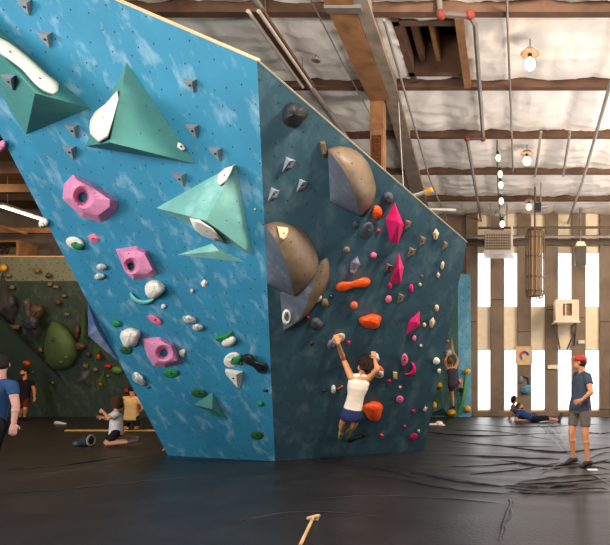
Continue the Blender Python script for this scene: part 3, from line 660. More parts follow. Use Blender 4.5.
# ------------------------------------------------------------------ green climbing wall at the back left
zt = W(0, 257, 17.0).z; zm = W(0, 281, 17.05).z
x0, x1 = -18.9, -6.2
LP_ = Plane((x0, 17.05, zm), (x1, 17.05, zm), (x0, 18.05, 0)); LT = Plane((x0, 17.0, zt), (x1, 17.0, zt), (x0, 17.05, zm))
gw = empty('climbing_wall', ((x0+x1)/2, 17.6, 0), 'long dark green climbing wall in the warm gloom at the back left', 'climbing wall')
panel('green_panel', [(x0, 17.05, zm), (x1, 17.05, zm), (x1, 18.05, 0), (x0, 18.05, 0)], green_m, gw, LP_)
panel('upper_band', [(x0, 17.0, zt), (x1, 17.0, zt), (x1, 17.05, zm), (x0, 17.05, zm)], band_m, gw, LT, label='lighter grey green top band')
box('plywood_edge', (x0, 17.0, zt), (x1, 17.12, zt+.035), ply, gw)
obj('slanted_facet', [LP_.at(-22, 290), LP_.at(50, 366), LP_.at(66, 384), LP_.at(-22, 384), LP_.at(-22, 297, .6), LP_.at(28, 345, .35)], [(0,4,5,1),(4,3,2,5),(5,2,1),(0,3,4),(0,1,2,3)], green_m, gw)
olivev = mat('olive_green_volume', srgb(76, 100, 60), .6, .3, noise_amt=.2, noise_scale=3)
greyv = mat('grey_volume', srgb(84, 84, 84), .6, .3, noise_amt=.3, noise_scale=3); bluev = mat('blue_grey_volume', srgb(78, 104, 156), .6, .3, noise_amt=.25, noise_scale=3, col2=srgb(160, 175, 195), c2_scale=2)
pyramid(LP_, [(2,272),(18,310),(14,326),(-8,318)], (6,306), .5, greyv, 'dark grey pyramid volume at the far left border of the green wall')
pyramid(LP_, [(23,300),(29,298),(43,333),(38,343),(24,336)], (30,326), .5, greyv, 'dark grey pyramid volume left of the green dome volume')
hold(LP_, 'rock', 36, 312, 18, 21, .45, 25, 'umber', 'dark brown pot-shaped hold above the green dome volume')
hold(LP_, 'blob', 8, 303, 16, 19, .35, 25, 'dgrey', 'grey dome hold at the far left border of the green wall')
hold(LP_, 'blob', 31, 323, 17, 18, .55, 30, 'dgrey', 'grey dome hold set on the dark pyramid volume left of the green dome')
def leaf(pl, px, dep, m, label):
    n = len(px); cx = sum(p[0] for p in px)/n; cy = sum(p[1] for p in px)/n; v = []; f = []
    for j in range(6):
        t = j/5*math.pi/2; s = math.cos(t*.96)**.8
        for x, y in px: v.append(pl.at(cx+(x-cx)*s, cy+(y-cy)*s, dep*math.sin(t)))
    for j in range(1, 6):
        for i in range(n): f.append(((j-1)*n+i, (j-1)*n+(i+1) % n, j*n+(i+1) % n, j*n+i))
    f += [tuple(range(5*n, 6*n)), tuple(range(n))[::-1]]
    return tag(obj('climbing_volume', v, f, m, smooth=True, origin=pl.at(cx, cy)), label, 'climbing volume')
leaf(LP_, [(52,320.5),(60,323),(68,329),(74,337),(77.5,346),(77,357),(71,367),(62,371),(52,370),(45,362),(43,351),(44,339),(47.5,328)], .5, olivev, 'big olive green dome volume shaped like a leaf on the green wall')
pyramid(LP_, [(84.5,305),(88.5,345),(82,347),(77,342)], (84,334), .3, olivev, 'tall narrow olive green spike volume beside the green dome')
pyramid(LP_, [(92,344),(100,350),(101,362),(95,363)], (98,352), .25, olivev, 'short olive green spike volume below the blue grey volume')
pyramid(LP_, [(105,370),(106,386),(98,392),(96,382)], (101,381), .2, olivev, 'lowest olive green spike volume above the kneeling climber')
pyramid(LP_, [(-3,334),(6,344),(6,356),(-6,352)], (1,346), .25, olivev, 'olive green volume at the left border above the man in blue')
pyramid(LP_, [(81,371),(91,370),(89,387),(76,382)], (84,379), .22, greyv, 'rough grey block volume low on the green wall')
pyramid(Plane(Ep.lerp(Fp, .10), Ep.lerp(Fp, .48), Ep.lerp(Fp, .48)+Vector((.9, 3.0, 0))), [(88,303),(119,362),(114,358),(88.5,336)], (97,330), .06, bluev, 'blue grey volume peeking out behind the left edge of the boulder')
HL = [
 ('blob',3,268,9,8,.2,0,'ochre','yellow hold at the left border on the top band of the green wall'),
 ('blob',8,275.5,7,5,.15,0,'tan','tan hold just right of the yellow border hold'),
 ('rock',37,270.5,8,7,.18,0,'tan','tan rock hold on the top band of the green wall, left one of a pair'),
 ('rock',48.7,275.5,8,6.5,.18,0,'brown','brown rock hold on the top band of the green wall, right one of a pair'),
 ('blob',12,287.5,6,5,.14,0,'tan','tan hold below the yellow border hold'),
 ('block',50,284.5,5,5,.14,0,'tan','small tan block hold right under the brown rock hold'),
 ('block',56,287,7,4,.14,10,'tan','flat tan hold right of the small tan block'),
 ('blob',64,296,5.5,3.5,.12,0,'tan','small flat tan hold above the round brown hold'),
 ('blob',58,302.5,6.5,6.5,.16,0,'brown','round brown hold upper right of the pot-shaped hold'),
 ('blob',26,303,4.5,4.5,.12,0,'tan','small tan hold at the tip of the dark grey volume'),
 ('block',67,314.5,6,3.5,.14,0,'tan','tan block hold above the green dome volume'),
 ('block',14.5,327.5,13,5.5,.2,5,'tan','long tan hold at the left below the dark pyramid'),
 ('rock',77,332,7,19,.25,0,'pinkl','tall brown pink hold between the dome and the spike volume'),
 ('rock',79,346.5,16,11,.25,0,'brown','reddish brown rock hold at the right rim of the green dome'),
 ('block',52.5,339,6,5,.6,0,'tan','tan block hold mounted on the upper part of the green dome'),
 ('blob',66,357.5,7,4,.55,0,'tan','tan hold on the lower right of the green dome'),
 ('blob',61,362,6,4,.45,20,'tan','tan hold at the bottom of the green dome'),
 ('rock',40.5,350.5,6,6,.15,0,'tan','tan rock hold left of the green dome'),
 ('blob',46.5,362,6,5,.15,0,'olive','olive hold under the left side of the green dome'),
 ('blob',88,354.5,5,6,.15,0,'brown','small brown hold left of the short green spike'),
 ('blob',98.5,357,4.5,6,.3,0,'orange','small orange hold on the short green spike'),
 ('rock',26.5,363.5,11,7,.3,25,'orange','orange hold above the head of the man in black'),
 ('blob',52.5,383,3,3,.08,0,'tan','tiny tan hold alone low on the green wall'),
 ('block',85.5,366,6,5,.15,15,'tan','tan block hold above the rough grey block'),
 ('rock',95.5,370,6,5.5,.15,0,'tan','tan rock hold left of the red hold'),
 ('blob',107.5,366.5,8,4.5,.15,0,'red','red hold low on the green wall'),
 ('blob',108,376,3.5,3.5,.1,0,'tan','tiny tan hold below the red hold'),
 ('blob',117,370.5,12,8,.2,10,'lgreen','yellow green oval hold nearest the boulder edge'),
 ('blob',126.5,391,6,5,.18,0,'red','red ball hold beside the head of the climber in the tan shirt'),
 ('blob',100.5,384.5,4,4,.25,0,'orange','small orange hold on the lowest green spike'),
 ('blob',33,372.5,4,3.5,.12,0,'umber','small dark hold right of the man in black'),
 ('rock',4,347,10,9,.2,0,'umber','dark brown hold above the head of the man in blue'),
]
GR[id(LP_)] = GR[id(LT)] = 'climbing holds on the green wall'
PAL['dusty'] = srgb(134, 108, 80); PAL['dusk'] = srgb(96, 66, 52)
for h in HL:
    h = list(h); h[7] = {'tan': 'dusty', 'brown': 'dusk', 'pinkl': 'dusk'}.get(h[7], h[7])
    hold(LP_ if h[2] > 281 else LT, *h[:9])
# fan in a wooden crate on top of the wall, timber work, lamp tube
ct = empty('fan_crate', W(10, 257, 17.3), 'open wooden crate with a round fan inside on top of the green wall', 'crate')
Z0 = zt+.035
xa, xb = W(-6, 250, 17.4).x, W(27, 250, 17.4).x
for a, b in (((xa, 17.1, Z0), (xb, 17.8, Z0+.06)), ((xa, 17.1, Z0+.44), (xb, 17.8, Z0+.5)), ((xb-.08, 17.1, Z0+.06), (xb, 17.8, Z0+.44)), ((xa, 17.1, Z0+.06), (xa+.08, 17.8, Z0+.44))): box('crate_board', a, b, wood_light, ct, bevel=.005)
mf = MB(); cxx, czz = (xa+xb)/2, Z0+.25
for k in range(24):
    a0, a1 = 2*math.pi*k/24, 2*math.pi*(k+1)/24
    mf.cone((cxx+.18*math.cos(a0), 17.15, czz+.18*math.sin(a0)), (cxx+.18*math.cos(a1), 17.15, czz+.18*math.sin(a1)), .02, .02, 6)
mf.build('fan_ring', black, ct)
mf = MB(); mf.ball((cxx, 17.17, czz), .05)
for k in range(5):
    t = 2*math.pi*k/5; mf.add([(cxx+.03*math.cos(t), 17.15, czz+.03*math.sin(t)), (cxx+.165*math.cos(t), 17.14, czz+.165*math.sin(t)), (cxx+.15*math.cos(t+.6), 17.2, czz+.15*math.sin(t+.6)), (cxx+.03*math.cos(t+.8), 17.18, czz+.03*math.sin(t+.8))], [(0,1,2,3)])
mf.build('fan_blades', black, ct)
bm_ = box('tie_beam', (-18.6, 16.85, W(0, 234, 17).z), (-7.2, 16.99, W(0, 229, 17).z), wood_light); tag(bm_, 'long light timber tie beam above the green wall at the back left', 'beam')
for i, (x, l) in enumerate(((W(3, 200, 15.2).x, 'round timber column at the left border above the green wall'),)):
    o = MB().cone((x, 17.5, 4.2), (x, 17.5, ZB), .13, .11, 14).build('timber_column', wood_light); tag(o, l, 'column')
tl = empty('tube_lamp', W(20, 214, 16), 'glowing fluorescent tube lamp under the roof at the back left', 'lamp')
pa, pb = W(1, 206.5, 15.2), W(43, 223, 17.6)
pb.z = pa.z; pb.x = pa.x; pb.y = 16.9
tb = mat('lamp_tube', (1, .93, .8), .4, .2, emit=4, emit_col=(1, .90, .74))
MB().cone(pa, pb, .032, .032, 10).build('tube', tb, tl); MB().box((pa.x-.09, pa.y, pa.z+.045), (pa.x+.09, pb.y, pa.z+.11)).build('housing', steel, tl)
MB().cone((pa.x, pa.y+.2, pa.z+.1), (pa.x, pa.y+.2, ZB+.3), .008, .008, 6).cone((pa.x, pb.y-.2, pa.z+.1), (pa.x, pb.y-.2, ZB+.3), .008, .008, 6).build('suspension_rods', steel, tl)
ob = box('ledger_beam', (W(0,190,14).x-3, 14.0, W(0, 192, 14).z), (W(60, 190, 14).x, 14.15, W(0, 184, 14).z), wood); tag(ob, 'dark timber ledger beam high at the left border', 'beam')
MB().cone(W(0, 226, 16.5), W(26, 233, 16.5), .05, .05, 8).build('roof_brace', wood_light); tag(bpy.data.objects['roof_brace'], 'slanting timber brace just above the fan crate', 'beam')

# ------------------------------------------------------------------ climbing wall at the back right
rw = empty('climbing_wall', W(445, 415, 17.9), 'narrow teal and light blue climbing wall behind the right edge of the boulder', 'climbing wall')
rw.location.z = 0
za, zb = W(0, 273.5, 17.4).z, 0
RP = Plane((-2.6, 17.5, 4.6), (-1.4, 17.5, 4.6), (-2.6, 17.95, 0))
def yq(x, z): return 17.95-.45*z/4.6
q = lambda px, py: RP.at(px, py)
xL, xR0, xR1 = -3.4, W(458, 0, 17.6).x, W(470.5, 0, 17.6).x
zt_ = W(0, 273.5, 17.5).z
panel('teal_panel', [(xL, yq(0, zt_), zt_), (xR0, yq(0, zt_), zt_), (xR0, 17.95, 0), (xL, 17.95, 0)], back_m, rw, RP)
panel('light_blue_panel', [(xR0, yq(0, zt_)-.002, zt_), (xR1, yq(0, zt_)+.2, zt_), (xR1, 18.1, 0), (xR0, 17.948, 0)], lblue_m, rw, Plane((xR0, yq(0, zt_), zt_), (xR1, yq(0, zt_)+.2, zt_), (xR0, 17.95, 0)), label='light blue edge panel')
pyramid(RP, [(440,386),(448,415.5),(426,415.5)], (443,408), .3, back_m, 'teal wedge volume at the foot of the narrow back wall, left side')
pyramid(RP, [(466,372),(468,392),(461,415.5),(457,415.5)], (463,396), .2, mat('sea_green_paint', srgb(74, 140, 104), .6), 'sea green volume right of the far climber')
pyramid(RP, [(451.8,337),(454.8,353),(446,357)], (451.5,351), .2, mat('sand_paint', srgb(172, 146, 118), .6), 'sand coloured spike volume above the far climber')
GR[id(RP)] = 'climbing holds on the narrow back wall'
for h in [
 ('blob',449,353,8,8,.25,0,'stone','grey chalked hold above the head of the far climber'),
 ('blob',467,371.5,8,5.5,.3,-20,'ochre','yellow hold right of the far climber'),
 ('blob',439.5,385.5,6,6.5,.2,0,'ochre','yellow hold at the boulder edge left of the far climber'),
 ('blob',434.5,405.5,6,8,.2,0,'ochre','yellow hold low at the boulder edge'),
 ('rock',451.3,412.5,11,8,.3,0,'ochre','biggest yellow hold under the feet of the far climber'),
 ('blob',467.5,409,7,7,.2,0,'ochre','yellow hold lowest at the right side of the narrow back wall'),
 ('blob',447.8,341,2.5,2.5,.1,0,'ochre','tiny yellow hold beside the sand coloured spike'),
 ('jug',462,390,7,5,.2,0,'dgreen','dark green hold under the foot of the far climber')]: hold(RP, *h[:9])

# ------------------------------------------------------------------ pipes and conduits under the roof
def pipe(pts, r, label, m=steel, name='ceiling_pipe', cat='pipe', group=None):
    o = MB().tube(pts, r, 8).build(name, m); tag(o, label, cat, group); return o
H = lambda px, py, h: W(px, py, F*h/(VY-py))
p1 = pipe([H(506, -20, 4.98), H(509, 60, 4.98), H(513, 171, 4.98)], .02, 'thin straight conduit crossing the purlins left of the bare bulbs', name='conduit')
p2 = pipe([W(438, -10, 7.78), W(441, 14, 7.7)], .04, 'short vertical grey pipe drop at the top border above the roof opening')
p3 = pipe([W(441, 14, 7.7), W(470, 15.5, 7.7)], .045, 'short rusty cross pipe above the roof opening', m=mat('rusty_pipe', srgb(92, 76, 70), .6))
for px in (441, 470): MB().ball(W(px, 14.7, 7.7), .07).build('pipe_fitting', redfit, p3)
p4 = pipe([W(470, 15.5, 7.7), H(475, 24, 4.93), H(483, 136, 4.93)], .038, 'long grey sprinkler pipe running back from the rusty cross pipe')
p5 = pipe([H(467, 139, 4.9), H(474, 180, 4.9), H(482, 226, 4.9)], .038, 'grey sprinkler pipe running to the grille unit heater')
p6 = pipe([H(467, 139, 4.9), H(483, 138, 4.9)], .038, 'short rusty pipe offset joining two sprinkler pipes', m=mats['rusty_pipe'])
for px in (467, 483): MB().ball(H(px, 138.6, 4.9), .065).build('pipe_fitting', redfit, p6)
p7 = pipe([H(650, -32, 4.8), H(609, 88, 4.8), H(583, 180, 4.8), H(565, 231, 4.8)], .035, 'long grey pipe slanting down the right side of the ceiling')
p8 = pipe([H(541, 132, 4.85), H(535, 176, 4.85)], .03, 'short grey pipe between the two bulbs and the right pipe, left one', group='short ceiling pipes')
p9 = pipe([H(570, 132, 4.85), H(563, 176, 4.85)], .03, 'short grey pipe nearer the long right pipe', group='short ceiling pipes')
p10 = pipe([H(250, -8, 4.9), H(292, 60, 4.9), H(346, 137, 4.9), H(380, 186, 4.9)], .05, 'thick grey pipe running back over the boulder corner')
p11 = pipe([H(308, -6, 4.97), H(341, 60, 4.97), H(372, 118, 4.97), H(420, 200, 4.97)], .012, 'thin cable between the thick pipe and the girder', name='conduit', cat='cable')
pipe([H(384, 20, 4.52), H(430, 180, 4.52), H(448, 222, 4.52)], .02, 'conduit fixed along the right side of the roof girder', name='conduit')
pipe([W(466, 236.5, 17.8), W(700, 236.5, 17.8)], .05, 'horizontal silver pipe across the top of the slot windows')
pipe([W(478, 228, 17.2), W(700, 227, 17.2)], .04, 'horizontal dark rail just above the silver pipe', m=mats['dark_steel'])
stf = empty('strip_light', W(276, 50, 8.6), 'unlit double tube strip light beside the thick pipe', 'light fixture')
for k, dx in enumerate((0, .14)):
    a = H(248, 11, 4.75); b = H(304, 87, 4.75); a.x += dx; b.x = a.x
    MB().cone(a, b, .028, .028, 10).build('tube', mat('unlit_tube', srgb(170, 158, 146), .3, .5), stf)
a = H(248, 11, 4.8); b = H(304, 87, 4.8); xx = H(248, 11, 4.75).x
box('housing', (xx-.03, a.y, CH+4.79), (xx+.17, b.y, CH+4.84), wood, stf)
MB().cone((xx+.07, a.y+.3, CH+4.84), (xx+.07, a.y+.3, ZB+.25), .01, .01, 6).cone((xx+.07, b.y-.3, CH+4.84), (xx+.07, b.y-.3, ZB+.25), .01, .01, 6).build('hanger_rods', steel, stf)

# ------------------------------------------------------------------ bulbs
bulb_m = mat('bulb_glow', (1, .85, .6), .3, .2, emit=14, emit_col=(1, .62, .28))
bulb_s = mat('bulb_glow_small', (1, .85, .6), .3, .2, emit=6, emit_col=(1, .62, .28))
shade_m = mat('lamp_shade_tin', srgb(150, 130, 112), .5, .4)
def bare_bulb(p, r, label, m=bulb_m, shade=True, zt=None, group=None):
    t = empty('hanging_bulb', p, label, 'lamp', group); zt = zt or ZB+.15
    MB().ball(p, (r, r, r*1.15), 14, 10).build('bulb', m, t, smooth=True)
    MB().cone(p+Vector((0, 0, r*1.0)), p+Vector((0, 0, r*1.0+.09)), .035, .03, 10).build('socket', black, t)
    MB().cone(p+Vector((0, 0, r+.09)), Vector((p.x, p.y, zt)), .008, .008, 6).build('cord', black, t)
    if shade: MB().cone(p+Vector((0, 0, r+.07)), p+Vector((0, 0, r+.15)), .15, .06, 20).build('lamp_shade', shade_m, t)
    return t
bare_bulb(H(530, 64, 4.72), .085, 'brightest bare bulb hanging under a round tin shade, nearest on the ceiling')
bare_bulb(H(527, 161, 4.7), .085, 'second glowing bare bulb farther back in the row')
bare_bulb(H(529, 207, 4.7), .08, 'dim farthest bare bulb near the top of the slot windows', m=bulb_s)
sl = empty('string_lights', W(501, 226, 12.2), 'hanging column of five small glowing bulbs on one cord', 'lamp')
MB().tube([Vector((W(497,92,12.2).x, 12.2, ZB-.02)), W(497, 150, 12.2), W(498, 190, 12.2), W(501, 226, 12.2)], .012, 8).build('cord', black, sl)
for px, py in ((497, 158), (499, 174), (499.5, 185), (500, 201), (501, 224)):
    p = W(px+1.2, py, 12.2); b = MB().ball(p, (.05, .05, .075), 10, 8).build('bulb', bulb_s, sl, smooth=True)
    MB().cone(p+Vector((0, 0, .06)), p+Vector((-.02, 0, .14)), .03, .025, 8).build('socket', black, b)
MB().cone(W(500, 215, 12.2), W(500, 210, 12.2), .14, .10, 12).build('tin_shade', steel, sl)
# odd fixtures under the roof
p = W(539, 207, 15.2); fx = empty('ceiling_motor', p, 'small dark motor unit under the ceiling right of the string of bulbs', 'motor')
MB().box(p-Vector((.12, .1, .12)), p+Vector((.05, .1, .1))).build('casing', black, fx)
MB().cone(p+Vector((.05, 0, 0)), p+Vector((.22, 0, .02)), .07, .05, 12).cone(p+Vector((.05, 0, 0)), p+Vector((.05, 0, ZB-p.z+.1)), .02, .02, 6).build('drum', steel, fx)
sa = empty('ceiling_bracket', W(408, 198, 10.2), 'white bracket arm with an orange tip just above the rim of the teal face', 'bracket')
whm = mat('white_metal', srgb(226, 218, 208), .5)
MB().cone(W(404, 199, 10.4), W(427, 191.5, 10.0), .035, .03, 10).cone(W(404, 199, 10.4), Vector((W(404,199,10.4).x-.1, 10.4, ZB-.04)), .007, .007, 6).build('arm', whm, sa)
MB().cone(W(426, 192, 10.0), W(432, 189.5, 9.95), .045, .04, 10).build('tip', mat('orange_tip', srgb(232, 160, 50), .5), sa)
pipe([W(424, 209, 12.4), W(456, 210, 12.4)], .03, 'white horizontal rail just above the rim near the right end of the boulder', m=whm)
sk = empty('sprinkler_head', Vector((W(316,66,9.0).x, 9.0, ZB-.05)), 'small sprinkler head on the ceiling between the thick pipe and the cable', 'sprinkler')
c = Vector(sk.location); MB().cone(c, c+Vector((0,0,.3)), .02, .02, 8).cone(c, c+Vector((0,0,.02)), .07, .07, 12).build('deflector', steel, sk)

# ------------------------------------------------------------------ things on and before the far wall
Yh = 16.9; k_ = F/Yh
X_ = lambda px: (px-VX)/k_
Z_ = lambda py: CH+(VY-py)/k_
uh = empty('unit_heater', ((X_(484)+X_(512))/2, Yh, Z_(254)), 'boxy hanging ventilation unit with a brown grille face and white frame', 'heater')
box('casing', (X_(484.5), Yh, Z_(251)), (X_(512), Yh+.6, Z_(230)), mat('tan_metal', srgb(176, 160, 142), .5), uh, bevel=.01)
box('grille_back', (X_(486), Yh-.015, Z_(250)), (X_(510), Yh-.002, Z_(234)), mat('grille_brown', srgb(96, 66, 48), .8), uh)
mb = MB()
for i in range(11): x = X_(486+i*2.4); mb.box((x-.012, Yh-.04, Z_(250)), (x+.012, Yh-.016, Z_(234)))
for i in range(7): z = Z_(234+i*2.65); mb.box((X_(486), Yh-.045, z-.012), (X_(510), Yh-.02, z+.012))
mb.build('grille_bars', mat('tan_metal', srgb(176,160,142), .5), uh); box('lower_frame', (X_(483.5), Yh-.08, Z_(254.5)), (X_(513.5), Yh+.62, Z_(250.8)), mat('white_metal', srgb(226, 218, 208), .5), uh)
for px in (490, 507): MB().cone((X_(px), Yh+.3, Z_(230)), (X_(px), Yh+.3, ZB+.1), .02, .02, 6).build('hanger_rod', steel, uh)
box('side_bracket', (X_(511), Yh-.05, Z_(251)), (X_(513), Yh+.1, Z_(222)), mats['white_metal'], uh)
Yc = 15.6; k2 = F/Yc; X2 = lambda px: (px-VX)/k2; Z2 = lambda py: CH+(VY-py)/k2
cg = empty('caged_heater', (X2(535), Yc, Z2(299)), 'tall hanging caged heater with vertical tubes before the slot windows', 'heater')
cagem = mat('cage_metal', srgb(104, 84, 64), .45, .5, metal=.3); rodm = mat('cage_tube', srgb(150, 122, 92), .5)
MB().cone((X2(535), Yc, Z2(295)), (X2(535), Yc, Z2(231)), (X2(544.5)-X2(535))*.62, (X2(544.5)-X2(535))*.62, 20).build('core', mat('cage_core', srgb(150, 124, 98), .7), cg)
mb = MB(); rr = (X2(544.5)-X2(525.5))/2
for i in range(14):
    t = 2*math.pi*i/14; cx_, cy_ = X2(535)+rr*math.cos(t), Yc+rr*math.sin(t)
    mb.tube([(X2(535)+rr*.72*math.cos(t), Yc+rr*.72*math.sin(t), Z2(229)), (cx_, cy_, Z2(236)), (cx_, cy_, Z2(292)), (X2(535)+rr*.75*math.cos(t), Yc+rr*.75*math.sin(t), Z2(298.5))], .012, 6)
mb.build('cage_bars', cagem, cg)
for py in (230, 238, 257, 277, 291, 298):
    r_ = rr if 232 < py < 295 else rr*.76; mb = MB()
    for i in range(24):
        a0, a1 = 2*math.pi*i/24, 2*math.pi*(i+1)/24
        mb.cone((X2(535)+r_*math.cos(a0), Yc+r_*math.sin(a0), Z2(py)), (X2(535)+r_*math.cos(a1), Yc+r_*math.sin(a1), Z2(py)), .016, .016, 6)
    mb.build('hoop', cagem, cg)
for i in range(9):
    t = 2*math.pi*i/9; x, y = X2(535)+rr*.62*math.cos(t), Yc+rr*.62*math.sin(t)
    MB().cone((x, y, Z2(296)), (x, y, Z2(232)), .045, .045, 10).build('inner_tube', rodm, cg)
MB().cone((X2(535), Yc, Z2(231)), (X2(535), Yc, Z2(229)), rr*.8, rr*.7, 20).cone((X2(535), Yc, Z2(229)), (X2(535), Yc, ZB+.2), .03, .03, 8).build('hanging_cap', cagem, cg)
Ys = 17.4; k3 = F/Ys; X3 = lambda px: (px-VX)/k3; Z3 = lambda py: CH+(VY-py)/k3
sp = empty('hanging_speaker', (X3(581), Ys, Z3(265)), 'dark box hanging under a pale tapered cap high on the far wall', 'speaker')
box('casing', (X3(575.5), Ys, Z3(265)), (X3(586.5), Ys+.3, Z3(246)), mat('dark_casing', srgb(84, 74, 66), .6), sp, bevel=.02)
MB().cone((X3(581), Ys+.15, Z3(246)), (X3(581), Ys+.15, Z3(241)), .24, .15, 4, ax=(1, 1, 0)).build('cap', conc2, sp); MB().cone((X3(581), Ys+.15, Z3(241)), (X3(581), Ys+.15, ZB+.1), .03, .03, 8).build('mount', steel, sp)
Yx = 17.3; k4 = F/Yx; X4 = lambda px: (px-VX)/k4; Z4 = lambda py: CH+(VY-py)/k4
ac = empty('wall_cooler', (X4(567), Yx, Z4(322)), 'beige box cooler with a square opening on a wall bracket between slot windows', 'air cooler')
bm1 = mat('beige_metal', srgb(226, 206, 178), .5)
xa, xb, xc, xd = X4(555.5), X4(563), X4(572), X4(579); z1, z2, z3, z4 = Z4(321), Z4(315.5), Z4(303.5), Z4(299.5)
for a, b in (((xa, Yx, z1), (xb, Yx+.8, z4)), ((xc, Yx, z1), (xd, Yx+.8, z4)), ((xb, Yx, z1), (xc, Yx+.8, z2)), ((xb, Yx, z3), (xc, Yx+.8, z4))): box('casing', a, b, bm1, ac)
box('opening_liner', (xb, Yx+.15, z2), (xc, Yx+.25, z3), mat('cooler_mesh', srgb(150, 118, 88), .8), ac)
box('opening_post', (X4(565.2), Yx+.02, z2), (X4(566.4), Yx+.08, z3), bm1, ac); box('tray', (xa-.05, Yx-.04, z1-.05), (xd+.03, Yx+.85, z1), bm1, ac)
brk = MB()
for x in (X4(557), X4(576)): brk.tube([(x, Yx+.05, z1-.05), (x, Yx+.1, Z4(330)), (x+(X4(567)-x)*.6, YB-.1, Z4(348))], .025, 6).cone((x, Yx+.05, z1-.07), (x, YB, z1-.07), .02, .02, 6)
brk.build('bracket', mats['dark_steel'], ac)
MB().tube([(X4(577), Yx+.4, z1), (X4(579), YB-.12, Z4(333)), (X4(578), YB-.08, Z4(345))], .02, 6).build('hose', black, ac)
def wallbox(name, x0, y0, x1, y1, d, m, label, cat, bev=.01):
    o = box(name, (bx(x0), YB-.06-d, bz(y1)), (bx(x1), YB-.061, bz(y0)), m, bevel=bev); return tag(o, label, cat)
wallbox('electrical_box', 577.5, 340.5, 584, 344, .12, mats['white_metal'], 'small white box on the concrete rib below the cooler', 'box')
wallbox('electrical_box', 547.5, 365, 557.5, 369, .10, conc2, 'small tan box on the concrete rib above the reclining pair', 'box')
# poster board with a C shaped rainbow mark
sg = wallbox('poster_board', 515.5, 346.5, 532.5, 365, .03, mat('poster_tan', srgb(226, 184, 148), .7), 'square tan board with a multicoloured C shaped emblem', 'sign', .003)
def arcmesh(a0, a1, r0, r1, m, nm):
    v = []; f = []; c = Vector((bx(524.2), YB-.097, bz(356)))
    for i in range(13):
        t = R(a0+(a1-a0)*i/12)
        for y in (0, .008):
            for r_ in (r0, r1): v.append(c+Vector((math.cos(t)*r_, -y, math.sin(t)*r_)))
    for i in range(12):
        a = i*4; f += [(a, a+1, a+5, a+4), (a+2, a+3, a+7, a+6), (a, a+2, a+6, a+4), (a+1, a+3, a+7, a+5)]
    f += [(0,1,3,2), (48,49,51,50)]
    obj(nm, v, f, m, sg)
for a0, a1, m in ((5, 60, mat('emblem_blue', srgb(40, 70, 150), .6)), (60, 110, mat('emblem_purple', srgb(110, 60, 130), .6)), (110, 175, mat('emblem_red', srgb(205, 60, 50), .6)), (175, 240, mat('emblem_blue2', srgb(60, 130, 190), .6)), (240, 300, mat('emblem_yellow', srgb(240, 200, 60), .6))):
    arcmesh(a0, a1, .085, .165, m, 'emblem_arc')
rb = empty('hanging_gear', (bx(524), YB-.2, bz(395)), 'blue bag and grey gear hanging on the rib below the tan board', 'bag')
MB().ball((bx(526.5), YB-.2, bz(389)), (.17, .1, .15), 14, 10).build('bag', mat('blue_bag', srgb(90, 150, 175), .7), rb, smooth=True)
MB().ball((bx(521), YB-.15, bz(379.5)), (.08, .07, .12), 12, 8).build('grey_pouch', mat('grey_pouch', srgb(140, 134, 130), .7), rb, smooth=True)
MB().tube([(bx(521), YB-.1, bz(376)), (bx(528), YB-.12, bz(378)), (bx(530), YB-.12, bz(392)), (bx(521), YB-.12, bz(394))], .025, 6).build('strap', mat('dark_strap', srgb(60, 60, 70), .8), rb)
br = empty('barbell_rack', (bx(608), YB-.6, 0), 'upright post with a horizontal bar at the right border', 'stand')
MB().cone((bx(607), YB-.6, 0), (bx(607), YB-.6, bz(368)), .03, .03, 8).cone((bx(607), YB-.6, 0), (bx(607), YB-.6, .03), .25, .25, 16).build('post', mats['dark_steel'], br)
MB().cone((bx(597), YB-.6, bz(407.5)), (bx(640), YB-.6, bz(407.5)), .03, .03, 8).build('bar', mats['dark_steel'], br)
box('skirting_ledge', (bx(474), YB-.12, 0), (7, YB-.06, .16), conc)['kind'] = 'structure'

# ------------------------------------------------------------------ small things on the floor
def on(px, py, dz=0): p = ground(px, py); p.z = dz; return p
st = on(300, 549); en = on(313.5, 521.5)
bsh = empty('stick_brush', st, 'long wooden stick brush lying on the mat at the bottom border', 'brush')
pale = mat('pale_wood', srgb(206, 168, 120), .6, .3, noise_amt=.2)
MB().box((0,0,0),(0,0,0))
st.z = .03; en.z = .045
MB().cone(st, en, .016, .014, 10).build('handle', pale, bsh)
d_ = (en-st).normalized(); sd_ = Vector((d_.y, -d_.x, 0))
hb = MB(); c_ = en
for s_ in (-1, 1): hb.limb(c_, c_+sd_*(.05*s_)+Vector((0, 0, .01*s_)), .022, .018)
hb.build('brush_head', pale, bsh, smooth=True)
MB().box((c_.x-.045, c_.y-.0, .012), (c_.x+.045, c_.y+.03, .04)).build('bristles', mat('bristle', srgb(226, 206, 176), .9), bsh)
def shoe(mb, heel, toe, k=1.0, up=.0):
    heel, toe = Vector(heel), Vector(toe); d = (toe-heel); s = d.cross(Vector((0, 0, 1))).normalized()
    u = s.cross(d).normalized(); L = d.length
    mb.loft([(heel+u*.035*k, s*.030*k, u*.030*k), (heel+d*.08+u*.05*k, s*.038*k, u*.048*k), (heel+d*.35+u*.045*k, s*.040*k, u*.045*k), (heel+d*.7+u*.03*k, s*.050*k, u*.032*k), (heel+d*.92+u*.025*k, s*.040*k, u*.024*k), (toe+u*.02*k, s*.02*k, u*.014*k)], 14)
white_shoe = mat('pale_shoe', srgb(196, 190, 180), .6)
for i, (px, py, l) in enumerate(((60, 425, 'pale shoe lying alone on the mat behind the men at the left'),)):
    p = on(px, py, .01); m_ = MB(); shoe(m_, p-Vector((.15, 0, 0)), p+Vector((.15, .03, 0))); tag(m_.build('shoe', white_shoe, smooth=True), l, 'shoe')
p = on(86.5, 446, .005)
gb = empty('chalk_bag', p, 'dark chalk bag with a grey rim lying beside the kneeling climber', 'bag')
